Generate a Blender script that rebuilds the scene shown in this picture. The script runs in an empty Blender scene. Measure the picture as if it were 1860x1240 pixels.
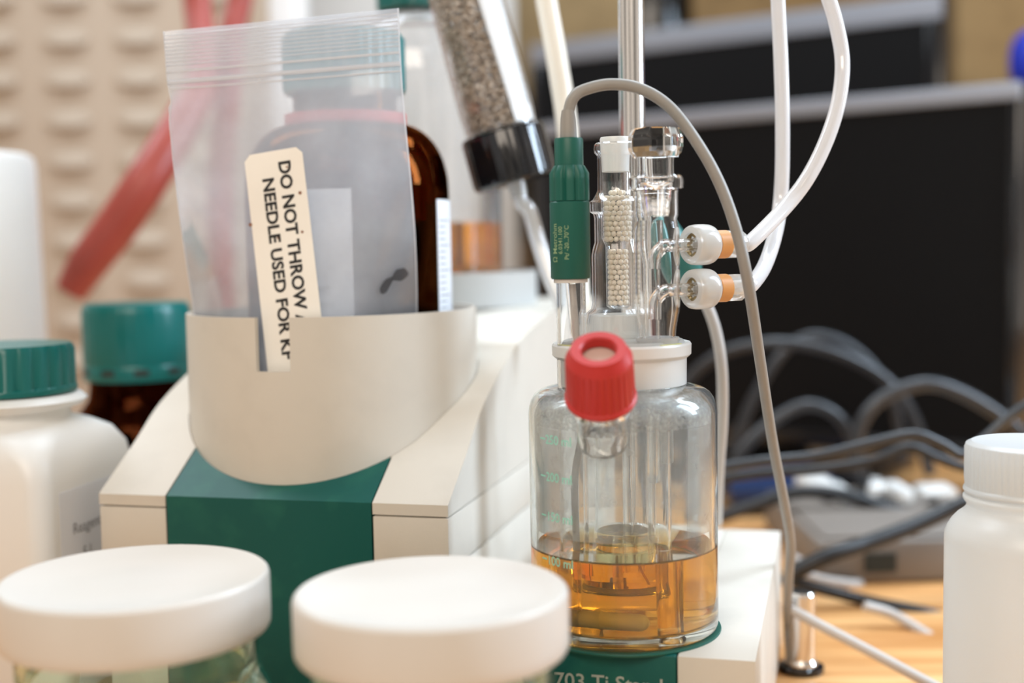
import bpy, bmesh, math, random
from mathutils import Vector, Matrix, noise
PI = math.pi
random.seed(7)
sc = bpy.context.scene
COL = sc.collection

# ------------------------------------------------------------------ camera
W, H, F = 1860.0, 1240.0, 2285.0
HC = 0.22                                  # camera height above the bench top
PITCH = math.atan(174.0 / F)
cd = bpy.data.cameras.new('camera'); cam = bpy.data.objects.new('camera', cd); COL.objects.link(cam)
ROLL = math.radians(1.1)
cam.matrix_world = Matrix.Translation((0, 0, HC)) @ Matrix.Rotation(PI / 2 - PITCH, 4, 'X') @ Matrix.Rotation(-ROLL, 4, 'Z')
cd.sensor_width = 36.0; cd.lens = 36.0 * F / W
cd.clip_start = 0.01; cd.clip_end = 20
cd.dof.use_dof = True; cd.dof.focus_distance = 0.51; cd.dof.aperture_fstop = 3.8
cd.dof.aperture_blades = 0
sc.camera = cam

# ------------------------------------------------------------------ world, lamps, exposure
w = bpy.data.worlds.new('world'); sc.world = w; w.use_nodes = True
bgn = w.node_tree.nodes['Background']
# unseen rest of the laboratory as random pale and dark noise, added for reflections
_n, _l = w.node_tree.nodes, w.node_tree.links
_tc = _n.new('ShaderNodeTexCoord'); _mp = _n.new('ShaderNodeMapping'); _mp.inputs['Scale'].default_value = (2.4, 2.4, 1.1)
_ns = _n.new('ShaderNodeTexNoise'); _ns.inputs['Scale'].default_value = 1.6; _ns.inputs['Detail'].default_value = 2.5
_cr = _n.new('ShaderNodeValToRGB')
_cr.color_ramp.elements[0].position = .42; _cr.color_ramp.elements[0].color = (.13, .115, .10, 1)
_cr.color_ramp.elements[1].position = .60; _cr.color_ramp.elements[1].color = (1.0, .91, .81, 1)
_l.new(_tc.outputs['Generated'], _mp.inputs[0]); _l.new(_mp.outputs[0], _ns.inputs['Vector']); _l.new(_ns.outputs[0], _cr.inputs[0]); _l.new(_cr.outputs[0], bgn.inputs[0])
bgn.inputs[1].default_value = 0.74
def area(name, loc, target, size, power, color):
    l = bpy.data.lights.new(name, 'AREA'); l.shape = 'RECTANGLE'; l.size, l.size_y = size
    l.energy = power; l.color = color
    o = bpy.data.objects.new(name, l); COL.objects.link(o); o.location = loc
    d = Vector(target) - Vector(loc); o.rotation_euler = d.to_track_quat('-Z', 'Y').to_euler()
    return o
area('ceiling_and_fill_lamp', (0.15, 1.05, 1.30), (0.0, 0.58, 0.1), (1.1, 0.45), 7.6, (0.72, 0.86, 1.0))
area('ceiling_and_fill_lamp', (-0.75, 1.0, 1.25), (-0.1, 0.6, 0.1), (0.3, 0.9), 7.0, (0.80, 0.90, 1.0))
area('bench_lamp', (0.85, 0.62, 0.62), (0.05, 0.55, 0.12), (0.16, 0.55), 9.0, (0.66, 0.82, 1.0))
area('bench_lamp', (0.42, 1.0, 0.86), (0.05, 0.5, 0.2), (0.5, 0.10), 2.6, (0.80, 0.90, 1.0))
area('ceiling_and_fill_lamp', (-0.25, -0.55, 0.95), (-0.05, 0.6, 0.1), (0.8, 0.5), 6.5, (1.0, 0.88, 0.75))  # fill lamp added in front to brighten the faces towards the camera
sc.view_settings.view_transform = 'Standard'; sc.view_settings.look = 'None'
sc.view_settings.exposure = 0.34; sc.view_settings.gamma = 1.0
sc.view_settings.use_curve_mapping = False
sc.cycles.use_denoising = True
sc.cycles.use_adaptive_sampling = True; sc.cycles.adaptive_threshold = 0.02
sc.cycles.max_bounces = 22; sc.cycles.transmission_bounces = 20; sc.cycles.transparent_max_bounces = 24
sc.cycles.glossy_bounces = 8; sc.cycles.diffuse_bounces = 4
sc.cycles.sample_clamp_indirect = 8.0
sc.cycles.caustics_reflective = True; sc.cycles.caustics_refractive = True

# ------------------------------------------------------------------ measuring helpers
cp, sp_ = math.cos(PITCH), math.sin(PITCH)
def at(px, py, Y):
    """the point that stands at distance Y and shows at that place of the photograph"""
    p, q = (px - W / 2) / F, (py - H / 2) / F
    a = p * math.cos(ROLL) - q * math.sin(ROLL); b = p * math.sin(ROLL) + q * math.cos(ROLL)
    d = Vector((a, cp - b * sp_, -sp_ - b * cp))
    t = Y / d.y
    return Vector((d.x * t, Y, HC + d.z * t))
def zz(py, Y, px=930): return at(px, py, Y).z
def xx(px, Y, py=600): return at(px, py, Y).x
ANG = math.radians(14.5)
UD = Vector((math.cos(ANG), -math.sin(ANG), 0)); VD = Vector((math.sin(ANG), math.cos(ANG), 0))

# ------------------------------------------------------------------ materials
def nt(name):
    m = bpy.data.materials.new(name); m.use_nodes = True
    t = m.node_tree; t.nodes.clear()
    out = t.nodes.new('ShaderNodeOutputMaterial')
    return m, t, t.nodes, t.links, out
def setc(inp, c): inp.default_value = (c[0], c[1], c[2], 1)
def plastic(name, col, rough=0.4, spec=0.5, noise_amt=0.0, scale=60, bump=0.0, metal=0.0, coat=0.0, sss=0.0, col2=None):
    m, t, n, l, out = nt(name)
    p = n.new('ShaderNodeBsdfPrincipled'); l.new(p.outputs[0], out.inputs[0])
    setc(p.inputs['Base Color'], col); p.inputs['Roughness'].default_value = rough
    p.inputs['Specular IOR Level'].default_value = spec; p.inputs['Metallic'].default_value = metal
    p.inputs['Coat Weight'].default_value = coat
    if sss > 0:
        p.inputs['Subsurface Weight'].default_value = sss; p.inputs['Subsurface Scale'].default_value = 0.004
        p.inputs['Subsurface Radius'].default_value = (1, .9, .75)
    tc = n.new('ShaderNodeTexCoord')
    if noise_amt > 0 or col2:
        ns = n.new('ShaderNodeTexNoise'); ns.inputs['Scale'].default_value = scale; ns.inputs['Detail'].default_value = 6
        l.new(tc.outputs['Object'], ns.inputs['Vector'])
        mx = n.new('ShaderNodeMix'); mx.data_type = 'RGBA'
        c2 = col2 or tuple(c * (1 - noise_amt) for c in col)
        setc(mx.inputs[6], col); setc(mx.inputs[7], c2)
        rp = n.new('ShaderNodeMapRange'); rp.inputs[1].default_value = .48; rp.inputs[2].default_value = .68
        l.new(ns.outputs[0], rp.inputs[0]); l.new(rp.outputs[0], mx.inputs[0]); l.new(mx.outputs[2], p.inputs['Base Color'])
    if bump > 0:
        nb = n.new('ShaderNodeTexNoise'); nb.inputs['Scale'].default_value = 1800; l.new(tc.outputs['Object'], nb.inputs['Vector'])
        bp = n.new('ShaderNodeBump'); bp.inputs['Strength'].default_value = bump; bp.inputs['Distance'].default_value = .0002
        l.new(nb.outputs[0], bp.inputs['Height']); l.new(bp.outputs[0], p.inputs['Normal'])
    return m
def glass(name, col=(1, 1, 1), ior=1.47, rough=0.0, haze=0.0, hazecol=(.9, .9, .9), hscale=90, absorb=None, dens=0, streak=False):
    m, t, n, l, out = nt(name)
    g = n.new('ShaderNodeBsdfGlass'); setc(g.inputs[0], col); g.inputs['Roughness'].default_value = rough; g.inputs['IOR'].default_value = ior
    last = g.outputs[0]
    if haze > 0:
        d = n.new('ShaderNodeBsdfDiffuse'); setc(d.inputs[0], hazecol)
        tr = n.new('ShaderNodeBsdfTranslucent'); setc(tr.inputs[0], hazecol)
        m1 = n.new('ShaderNodeMixShader'); m1.inputs[0].default_value = .5; l.new(d.outputs[0], m1.inputs[1]); l.new(tr.outputs[0], m1.inputs[2])
        tc = n.new('ShaderNodeTexCoord'); mp = n.new('ShaderNodeMapping'); l.new(tc.outputs['Object'], mp.inputs[0])
        if streak: mp.inputs['Scale'].default_value = (1, 1, .28)
        ns = n.new('ShaderNodeTexNoise'); ns.inputs['Scale'].default_value = hscale; ns.inputs['Detail'].default_value = 5
        l.new(mp.outputs[0], ns.inputs['Vector'])
        rp = n.new('ShaderNodeMapRange'); rp.inputs[1].default_value = .35; rp.inputs[2].default_value = .75
        rp.inputs[3].default_value = haze * .25; rp.inputs[4].default_value = haze * 1.6
        l.new(ns.outputs[0], rp.inputs[0])
        m2 = n.new('ShaderNodeMixShader'); l.new(rp.outputs[0], m2.inputs[0]); l.new(last, m2.inputs[1]); l.new(m1.outputs[0], m2.inputs[2])
        last = m2.outputs[0]
    l.new(last, out.inputs[0])
    if absorb:
        v = n.new('ShaderNodeVolumeAbsorption'); setc(v.inputs[0], absorb); v.inputs[1].default_value = dens
        l.new(v.outputs[0], out.inputs[1])
    return m
def milky(name, col, opaque=0.6, transl=0.5, gloss=0.08, rough=0.25, nscale=0, tcol=(1, 1, 1), namt=.5):
    """thin or cloudy plastic: part of the light goes straight through, part is scattered"""
    m, t, n, l, out = nt(name)
    tp = n.new('ShaderNodeBsdfTransparent'); setc(tp.inputs[0], tcol)
    d = n.new('ShaderNodeBsdfDiffuse'); setc(d.inputs[0], col); tr = n.new('ShaderNodeBsdfTranslucent'); setc(tr.inputs[0], col)
    m1 = n.new('ShaderNodeMixShader'); m1.inputs[0].default_value = transl; l.new(d.outputs[0], m1.inputs[1]); l.new(tr.outputs[0], m1.inputs[2])
    m2 = n.new('ShaderNodeMixShader'); m2.inputs[0].default_value = opaque; l.new(tp.outputs[0], m2.inputs[1]); l.new(m1.outputs[0], m2.inputs[2])
    if nscale:
        tc = n.new('ShaderNodeTexCoord'); ns = n.new('ShaderNodeTexNoise'); ns.inputs['Scale'].default_value = nscale; ns.inputs['Detail'].default_value = 4
        l.new(tc.outputs['Object'], ns.inputs['Vector'])
        rp = n.new('ShaderNodeMapRange'); rp.inputs[1].default_value = .3; rp.inputs[2].default_value = .7
        rp.inputs[3].default_value = opaque * (1 - namt); rp.inputs[4].default_value = min(1, opaque * (1 + namt))
        l.new(ns.outputs[0], rp.inputs[0]); l.new(rp.outputs[0], m2.inputs[0])
    g = n.new('ShaderNodeBsdfGlossy'); g.inputs['Roughness'].default_value = rough
    m3 = n.new('ShaderNodeMixShader'); l.new(m2.outputs[0], m3.inputs[1]); l.new(g.outputs[0], m3.inputs[2])
    fr = n.new('ShaderNodeLayerWeight'); fr.inputs[0].default_value = .25
    ml = n.new('ShaderNodeMath'); ml.operation = 'MULTIPLY_ADD'; ml.inputs[1].default_value = .5; ml.inputs[2].default_value = gloss
    l.new(fr.outputs['Fresnel'], ml.inputs[0]); l.new(ml.outputs[0], m3.inputs[0])
    l.new(m3.outputs[0], out.inputs[0])
    return m
M = {}
M['cream'] = plastic('cream_plastic', (.68, .63, .55), .45, .4, .05, 40, .25)
M['green'] = plastic('green_plastic', (.0, .088, .074), .45, .36, 0, 50, .2, col2=(.008, .118, .088))
M['dark'] = plastic('dark_gap', (.02, .025, .022), .6)
M['lid'] = plastic('lid_white', (.67, .63, .575), .3, .5, 0, sss=.0)
M['teal_cap'] = plastic('teal_cap', (.0, .135, .125), .3, .45)
M['green_plug'] = plastic('green_plug', (.008, .105, .078), .4, .4)
M['teal_plug'] = plastic('teal_plug', (.02, .16, .15), .35, .5)
M['plug_text'] = plastic('plug_print', (.26, .38, .20), .6)
M['text_black'] = plastic('black_print', (.012, .012, .012), .6)
M['text_grey'] = plastic('grey_print', (.30, .30, .31), .6)
M['text_white'] = plastic('white_print', (.75, .78, .72), .5)
M['text_teal'] = plastic('teal_print', (.30, .68, .55), .5)
M['sticker'] = plastic('sticker_paper', (.98, .95, .88), .55, .3, .02, 60)
M['brown_spot'] = plastic('brown_spot', (.25, .10, .05), .6)
M['paper'] = plastic('paper_white', (.80, .82, .86), .6, .3)
M['red'] = plastic('red_cap', (.50, .028, .024), .42, .4)
def thin(name, col=(1, 1, 1), k=1.0):
    m, t, n, l, out = nt(name)
    tp = n.new('ShaderNodeBsdfTransparent'); setc(tp.inputs[0], col)
    g = n.new('ShaderNodeBsdfGlossy'); g.inputs['Roughness'].default_value = .02
    fr = n.new('ShaderNodeLayerWeight'); fr.inputs[0].default_value = .5
    pw = n.new('ShaderNodeMath'); pw.operation = 'POWER'; pw.inputs[1].default_value = 3.2; l.new(fr.outputs['Facing'], pw.inputs[0])
    ml = n.new('ShaderNodeMath'); ml.operation = 'MULTIPLY_ADD'; ml.use_clamp = True; ml.inputs[1].default_value = .8 * k; ml.inputs[2].default_value = .04; l.new(pw.outputs[0], ml.inputs[0])
    mx = n.new('ShaderNodeMixShader'); l.new(ml.outputs[0], mx.inputs[0]); l.new(tp.outputs[0], mx.inputs[1]); l.new(g.outputs[0], mx.inputs[2])
    l.new(mx.outputs[0], out.inputs[0]); return m
M['thin'] = thin('thin_glass', (1, 1, 1), 1.4)
M['septum'] = plastic('septum', (.62, .47, .40), .6)
M['glass'] = glass('clear_glass', (1, 1, 1), 1.47)
M['vessel'] = glass('vessel_glass', (.99, 1, .99), 1.47, 0, .05, (.93, .93, .92), 55, streak=True)
M['frosted'] = glass('frosted_glass', (1, 1, 1), 1.45, .3, .35, (.95, .95, .93), 300)
M['jar'] = glass('jar_glass', (.93, 1, .98), 1.47)
M['amber_glass'] = glass('amber_glass', (.42, .14, .035), 1.47, 0)
M['amber_dark'] = glass('dark_amber_glass', (.30, .09, .03), 1.47, 0)
M['dark_liquid'] = plastic('dark_liquid', (.004, .002, .002), .1, .5)
M['reagent'] = glass('amber_reagent', (1, 1, 1), 1.36, 0, absorb=(.95, .70, .03), dens=66)
M['waste'] = glass('amber_waste', (1, 1, 1), 1.36, 0, absorb=(1, .80, .04), dens=55)
M['ptfe'] = milky('white_ptfe', (.93, .93, .90), .97, .35, .06, .3)
M['ptfe_clear'] = milky('cloudy_plastic', (.93, .92, .88), .72, .5, .08, .2)
M['orange'] = milky('orange_seal', (1.0, .56, .20), .85, .55, .03, .4)
M['hdpe'] = milky('hdpe_plastic', (.88, .89, .87), .93, .45, .05, .35)
M['hdpe_white'] = plastic('opaque_white_hdpe', (.86, .86, .84), .35, .5)
M['bag'] = milky('polyethylene_film', (.89, .93, 1.0), .37, .6, .03, .12, 22, namt=.3)
M['bag_zip'] = milky('zip_ridge', (.97, .98, 1.0), .62, .55, .08, .15)
M['tubing'] = milky('silicone_tubing', (.99, .99, 1.0), .92, .45, .12, .12)
M['pale_tube'] = plastic('pale_tubing', (.80, .74, .63), .35)
M['grey_cable'] = plastic('grey_cable', (.30, .285, .26), .45, .5, .05, 200)
M['light_cable'] = plastic('light_grey_cable', (.52, .49, .46), .35)
M['dark_cable'] = plastic('black_cable', (.012, .012, .013), .35, .5)
M['mid_cable'] = plastic('dark_grey_cable', (.022, .024, .028), .28, .6)
M['steel'] = plastic('polished_steel', (.80, .77, .74), .16, .5, metal=1)
M['brass'] = plastic('brass', (.30, .23, .12), .3, metal=1)
M['black'] = plastic('black_gloss', (.008, .008, .009), .12, .6)
M['bead'] = plastic('bead', (.93, .86, .73), .65, .3)
M['granule'] = plastic('granule', (.50, .40, .31), .7, .3, 0, 420, col2=(.95, .90, .84))
M['bezel'] = plastic('silver_bezel', (.24, .25, .28), .35, .5)
M['screen'] = plastic('black_screen', (.006, .006, .0065), .5, .10)
M['taupe'] = plastic('taupe_box', (.20, .17, .145), .5)
M['cardboard'] = plastic('cardboard', (.36, .245, .12), .8, .2, .3, 20)
M['tan'] = plastic('tan_board', (.50, .37, .20), .8, .2, .2, 20)
M['blue'] = plastic('blue_plastic', (.01, .03, .45), .35)
M['navy'] = plastic('navy_cover', (.008, .022, .075), .5)
M['hose'] = plastic('red_rubber', (.36, .060, .042), .4, .5, .1, 30)
M['panel'] = plastic('beige_steel', (.50, .41, .32), .6, .3)
M['wall'] = plastic('wall_paint', (.40, .30, .19), .8, .2, .35, 3)
M['stirbar'] = plastic('stir_bar', (.95, .93, .88), .3)

def wood():
    m, t, n, l, out = nt('oak_bench')
    p = n.new('ShaderNodeBsdfPrincipled'); l.new(p.outputs[0], out.inputs[0]); p.inputs['Roughness'].default_value = .35
    tc = n.new('ShaderNodeTexCoord'); mp = n.new('ShaderNodeMapping'); mp.inputs['Scale'].default_value = (2.2, 26, 10)
    l.new(tc.outputs['Object'], mp.inputs[0])
    ns = n.new('ShaderNodeTexNoise'); ns.inputs['Scale'].default_value = 2.2; ns.inputs['Detail'].default_value = 7
    l.new(mp.outputs[0], ns.inputs['Vector'])
    cr = n.new('ShaderNodeValToRGB'); cr.color_ramp.elements[0].position = .3; cr.color_ramp.elements[1].position = .72
    cr.color_ramp.elements[0].color = (.46, .19, .05, 1); cr.color_ramp.elements[1].color = (.82, .48, .21, 1)
    l.new(ns.outputs[0], cr.inputs[0]); l.new(cr.outputs[0], p.inputs['Base Color'])
    return m
M['wood'] = wood()

# ------------------------------------------------------------------ object helpers
def thing(name, label, cat, loc, group=None):
    o = bpy.data.objects.new(name, None); COL.objects.link(o); o.location = loc; o.empty_display_size = .01
    o['label'] = label; o['category'] = cat
    if group: o['group'] = group
    return o
def origin(o):
    v = Vector((0, 0, 0))
    while o is not None: v = v + Vector(o.location); o = o.parent
    return v
def obj(name, bm, mat, parent=None, label=None, smooth=True, angle=32):
    """links one mesh object; the bmesh holds world coordinates"""
    if parent is not None:
        base = origin(parent); loc = Vector((0, 0, 0))
    else:
        xs = [v.co for v in bm.verts]
        base = Vector(((min(v.x for v in xs) + max(v.x for v in xs)) / 2, (min(v.y for v in xs) + max(v.y for v in xs)) / 2, min(v.z for v in xs)))
        loc = base
    bmesh.ops.recalc_face_normals(bm, faces=bm.faces)
    bmesh.ops.translate(bm, verts=bm.verts, vec=-base)
    me = bpy.data.meshes.new(name); bm.to_mesh(me); bm.free()
    me.materials.append(mat)
    if smooth:
        for p in me.polygons: p.use_smooth = True
        me.set_sharp_from_angle(angle=math.radians(angle))
    o = bpy.data.objects.new(name, me); COL.objects.link(o); o.location = loc
    if parent is not None: o.parent = parent
    if label: o['label'] = label
    return o
def tag(o, label, cat, group=None, kind=None):
    o['label'] = label; o['category'] = cat
    if group: o['group'] = group
    if kind: o['kind'] = kind
    return o
def struct(o, label=None):
    o['kind'] = 'structure'
    if label: o['label'] = label
    return o
def frame(o, z, x=None):
    """a matrix whose z axis is z, standing at o"""
    z = Vector(z).normalized(); x = Vector(x) if x else (Vector((1, 0, 0)) if abs(z.x) < .9 else Vector((0, 1, 0)))
    x = (x - z * x.dot(z)).normalized(); y = z.cross(x)
    return Matrix(((x.x, y.x, z.x, o[0]), (x.y, y.y, z.y, o[1]), (x.z, y.z, z.z, o[2]), (0, 0, 0, 1)))
def T(x, y, z=0): return Matrix.Translation((x, y, z))
def lathe(prof, mat=None, seg=64, bm=None, rfun=None, closed=False):
    bm = bm or bmesh.new(); mat = mat or Matrix()
    rings = []
    for i, (r, z) in enumerate(prof):
        if r <= 1e-7: rings.append([bm.verts.new(mat @ Vector((0, 0, z)))])
        else:
            rings.append([bm.verts.new(mat @ Vector(((r if rfun is None else rfun(r, k / seg * 2 * PI, i)) * math.cos(k / seg * 2 * PI),
                          (r if rfun is None else rfun(r, k / seg * 2 * PI, i)) * math.sin(k / seg * 2 * PI), z))) for k in range(seg)])
    n = len(rings)
    for i in range(n if closed else n - 1):
        a, b = rings[i], rings[(i + 1) % n]
        for k in range(seg):
            k2 = (k + 1) % seg
            if len(a) == 1 and len(b) == 1: break
            if len(a) == 1: bm.faces.new((a[0], b[k2], b[k]))
            elif len(b) == 1: bm.faces.new((a[k], a[k2], b[0]))
            else: bm.faces.new((a[k], a[k2], b[k2], b[k]))
    return bm
def smooth_prof(prof, it=2):
    """rounds a profile's corners, keeping the ends"""
    p = list(prof)
    for _ in range(it):
        q = [p[0]]
        for a, b in zip(p, p[1:]):
            q.append((a[0] * .75 + b[0] * .25, a[1] * .75 + b[1] * .25)); q.append((a[0] * .25 + b[0] * .75, a[1] * .25 + b[1] * .75))
        q.append(p[-1]); p = q
    return p
def shell(outer, th, it=0):
    """a closed thin-walled profile from its outer line (open at both ends)"""
    o = smooth_prof(outer, it) if it else list(outer)
    return o + [(max(r - th, .0002), z) for r, z in reversed(o)]
def box(x0, x1, y0, y1, z0, z1, mat=None, bev=0.0, bm=None, seg=2):
    nb = bmesh.new()
    bmesh.ops.create_cube(nb, size=1)
    for v in nb.verts:
        v.co = Vector((x0 + (v.co.x + .5) * (x1 - x0), y0 + (v.co.y + .5) * (y1 - y0), z0 + (v.co.z + .5) * (z1 - z0)))
    if bev > 0: bmesh.ops.bevel(nb, geom=list(nb.edges), offset=bev, segments=seg, affect='EDGES', profile=.5)
    if mat is not None: nb.transform(mat)
    if bm is None: return nb
    tmp = bpy.data.meshes.new('t'); nb.to_mesh(tmp); nb.free(); bm.from_mesh(tmp); bpy.data.meshes.remove(tmp)
    return bm
def spline(pts, n=12):
    P = [Vector(p) for p in pts]; P = [P[0] * 2 - P[1]] + P + [P[-1] * 2 - P[-2]]
    out = []
    for i in range(1, len(P) - 2):
        for k in range(n):
            t = k / n; a, b, c, d = P[i - 1], P[i], P[i + 1], P[i + 2]
            out.append(.5 * ((2 * b) + (c - a) * t + (2 * a - 5 * b + 4 * c - d) * t * t + (3 * b - a - 3 * c + d) * t ** 3))
    out.append(P[-2]); return out
def tube(pts, r, seg=16, bm=None, inner=None, n=12, raw=False):
    """a round tube along a smooth path; r may be a list; inner makes it hollow"""
    bm = bm or bmesh.new(); C = [Vector(p) for p in pts] if raw else spline(pts, n)
    R = [r] * len(C) if not isinstance(r, (list, tuple)) else [r[min(int(i / (len(C) - 1) * (len(r) - 1)), len(r) - 2)] + (r[min(int(i / (len(C) - 1) * (len(r) - 1)), len(r) - 2) + 1] - r[min(int(i / (len(C) - 1) * (len(r) - 1)), len(r) - 2)]) * ((i / (len(C) - 1) * (len(r) - 1)) - min(int(i / (len(C) - 1) * (len(r) - 1)), len(r) - 2)) for i in range(len(C))]
    up = None; rings = []; rin = []
    for i, c in enumerate(C):
        d = (C[min(i + 1, len(C) - 1)] - C[max(i - 1, 0)]).normalized()
        if up is None: up = d.orthogonal().normalized()
        up = (up - d * up.dot(d)).normalized(); s = d.cross(up)
        ring = lambda rr: [bm.verts.new(c + (up * math.cos(a) + s * math.sin(a)) * rr) for a in [k / seg * 2 * PI for k in range(seg)]]
        rings.append(ring(R[i]))
        if inner: rin.append(ring(inner))
    def skin(A):
        for a, b in zip(A, A[1:]):
            for k in range(seg): bm.faces.new((a[k], a[(k + 1) % seg], b[(k + 1) % seg], b[k]))
    skin(rings)
    if inner:
        skin(rin)
        for e in (0, -1):
            for k in range(seg): bm.faces.new((rings[e][k], rings[e][(k + 1) % seg], rin[e][(k + 1) % seg], rin[e][k]))
    else: bm.faces.new(rings[0]); bm.faces.new(rings[-1])
    return bm
def prism(poly, depth, fn):
    """poly: 2-D outline; fn(a, b, t) gives the world point; t = 0 and depth"""
    bm = bmesh.new()
    A = [bm.verts.new(fn(a, b, 0)) for a, b in poly]; B = [bm.verts.new(fn(a, b, depth)) for a, b in poly]
    bm.faces.new(A); bm.faces.new(B)
    for k in range(len(poly)): bm.faces.new((A[k], A[(k + 1) % len(poly)], B[(k + 1) % len(poly)], B[k]))
    return bm
_dg = [0]
def text_bm(s, size, fn, thick=0.0, bold=0.0, align='CENTER'):
    """lettering as a mesh; fn maps (x, y, height above the surface) to the world"""
    cu = bpy.data.curves.new('txt', 'FONT'); cu.body = s; cu.size = size; cu.align_x = align; cu.align_y = 'CENTER'
    cu.extrude = thick; cu.offset = bold; cu.resolution_u = 3
    o = bpy.data.objects.new('txt', cu); COL.objects.link(o)
    bpy.context.view_layer.update()
    dg = bpy.context.evaluated_depsgraph_get(); me = bpy.data.meshes.new_from_object(o.evaluated_get(dg))
    bm = bmesh.new(); bm.from_mesh(me)
    bpy.data.objects.remove(o); bpy.data.curves.remove(cu); bpy.data.meshes.remove(me)
    for v in bm.verts: v.co = fn(v.co.x, v.co.y, v.co.z)
    return bm
def arc_profile(R, z0, z1, n=1): return [(R, z0), (R, z1)]

# ================================================================== the setting
wall = obj('wall_back', box(-2.2, 2.2, 2.25, 2.33, -.9, 2.2), M['wall'], smooth=False); struct(wall, 'brownish back wall behind the bench')
fl = obj('floor', box(-2.2, 2.2, -2.2, 2.25, -.93, -.90), plastic('floor_vinyl', (.35, .33, .30), .5), smooth=False); struct(fl, 'grey vinyl floor under the bench')
bench = box(-1.3, 1.6, .12, 2.24, -.04, 0, bev=.004)
bench_o = tag(obj('workbench', bench, M['wood']), 'light oak laboratory bench top under all the apparatus', 'bench')

# louvered steel panel, upper left
pn = thing('louvered_panel', 'beige steel louvered panel behind the red hose', 'panel', (-.62, 1.62, 0))
bm = box(-1.05, -.295, 1.60, 1.615, 0.002, .80)
xs0 = xx(130, 1.6, 300); dx = 128 / F * 1.6; dz = 72 / F * 1.6; z0 = zz(205, 1.6)
for i in range(-4, 3):
    for j in range(-6, 6):
        cx = xs0 + i * dx; cz = z0 + j * dz
        if cz > .75 or cz < .05 or cx > -.34: continue
        # a pressed louvre: a half dome, open and undercut at its lower edge
        nu, nv = 12, 5; G = []
        for a in range(nu + 1):
            row = []
            for b in range(nv + 1):
                s = -1 + 2 * a / nu; q = b / nv
                e = math.sqrt(max(0, 1 - s * s))
                row.append(bm.verts.new((cx + s * .029, 1.600 - .013 * e * math.sin(q * PI / 2) ** .8 - .0002, cz + .012 * e * (1 - q) - .008 * e * q)))
            G.append(row)
        for a in range(nu):
            for b in range(nv): bm.faces.new((G[a][b], G[a + 1][b], G[a + 1][b + 1], G[a][b + 1]))
obj('louvered_sheet', bm, M['panel'], pn)
for q_ in ((-1.04), (-.305)): obj('mounting_rail', box(q_ - .008, q_ + .008, 1.590, 1.5995, .002, .80), M['panel'], pn)
# white post between panel and bottles
tag(obj('shelf_post', box(xx(487, 1.3, 0), xx(553, 1.3, 0), 1.3, 1.33, .0, .75, bev=.003), M['hdpe_white']), 'white upright post beside the beige louvered panel', 'post')
tag(obj('white_board', box(xx(545, 1.7, 0), xx(935, 1.7, 0), 1.7, 1.72, 0.001, .80, bev=.003), plastic('pale_board', (.66, .66, .64), .6)), 'pale board standing behind the clear bottle', 'board')
# shelf with cartons behind the monitors
sh = thing('shelf', 'brown wooden shelf board on the back wall holding cartons', 'shelf', (.4, 2.1, .44))
obj('board', box(-.05, 1.5, 1.95, 2.245, .43, .45, bev=.002), M['cardboard'], sh)
for xa in (0.02, .75, 1.45):
    obj('bracket', prism([(0, 0), (-.2, 0), (0, -.2)], .015, lambda a, b, t, xa=xa: Vector((xa + t, 2.245 + a, .43 + b))), M['dark'], sh)
def carton(x0, x1, z1, mat, label, y0=1.98):
    c = thing('carton', label, 'box', ((x0 + x1) / 2, y0 + .12, .452))
    obj('box_body', box(x0, x1, y0, 2.2, .4505, z1, bev=.003), mat, c)
    obj('packing_tape', box((x0 + x1) / 2 - .02, (x0 + x1) / 2 + .02, y0 - .0008, 2.2, z1 - .04, z1 + .0008), M['paper'], c)
carton(.0, .19, .72, M['tan'], 'tan cardboard carton on the shelf beside the white tubing')
carton(.21, .27, .70, M['black'], 'narrow black block standing for the shaded gap between cartons, on the shelf behind the steel rod')  # shade between the cartons, put in as a black block
carton(.29, .66, .74, M['cardboard'], 'wide brown carton on the shelf above the far monitor')
carton(.70, .98, .66, M['tan'], 'tan carton on the shelf beside the blue container')

# ================================================================== monitors
def monitor(name, pl, pr, zt, zb, label, base_y=None):
    """pl, pr: the screen's upper corners in plan"""
    a = Vector((pl[0], pl[1], 0)); b = Vector((pr[0], pr[1], 0)); L = (b - a).length; d = (b - a).normalized(); nrm = Vector((d.y, -d.x, 0))
    mid = (a + b) / 2
    t = thing(name, label, 'monitor', (mid.x, mid.y, 0))
    Mx = Matrix(((d.x, -nrm.x, 0, a.x), (d.y, -nrm.y, 0, a.y), (0, 0, 1, 0), (0, 0, 0, 1)))
    bw = .0145 if zb < .05 else .026
    obj('housing', box(0, L, .004, .04, zb, zt, Mx, .004), M['black'], t)
    bm = bmesh.new()
    box(0, L, -.004, .0035, zt - bw, zt, Mx, .0015, bm)
    obj('top_bezel', bm, M['bezel'], t, 'silver strip')
    bm = bmesh.new(); box(0, L, -.004, .0035, zb, zb + bw, Mx, .0015, bm)
    for q in ((0, bw * .6), (L - bw * .6, L)): box(q[0], q[1], -.0038, .0035, zb + bw, zt - bw, Mx, .001, bm)
    obj('side_bezel', bm, M['black'], t)
    obj('screen', box(bw * .6, L - bw * .6, -.001, .0036, zb + bw, zt - bw, Mx), M['screen'], t)
    obj('stand_neck', box(L / 2 - .03, L / 2 + .03, .041, .06, .0125, zb + .12, Mx, .003), M['black'], t)
    obj('stand_foot', box(L / 2 - .11, L / 2 + .11, -.03, .13, 0.0005, .012, Mx, .003), M['black'], t)
    return t
ZA = zz(190, 1.16, 1400)
monitor('monitor', (xx(985, 1.3, 200), 1.30), (xx(1856, 1.02, 160), 1.02), ZA, .035, 'large black screen monitor with thin silver bezel, nearest behind the cables')
ZB = zz(40, 1.5, 1350)
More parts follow.
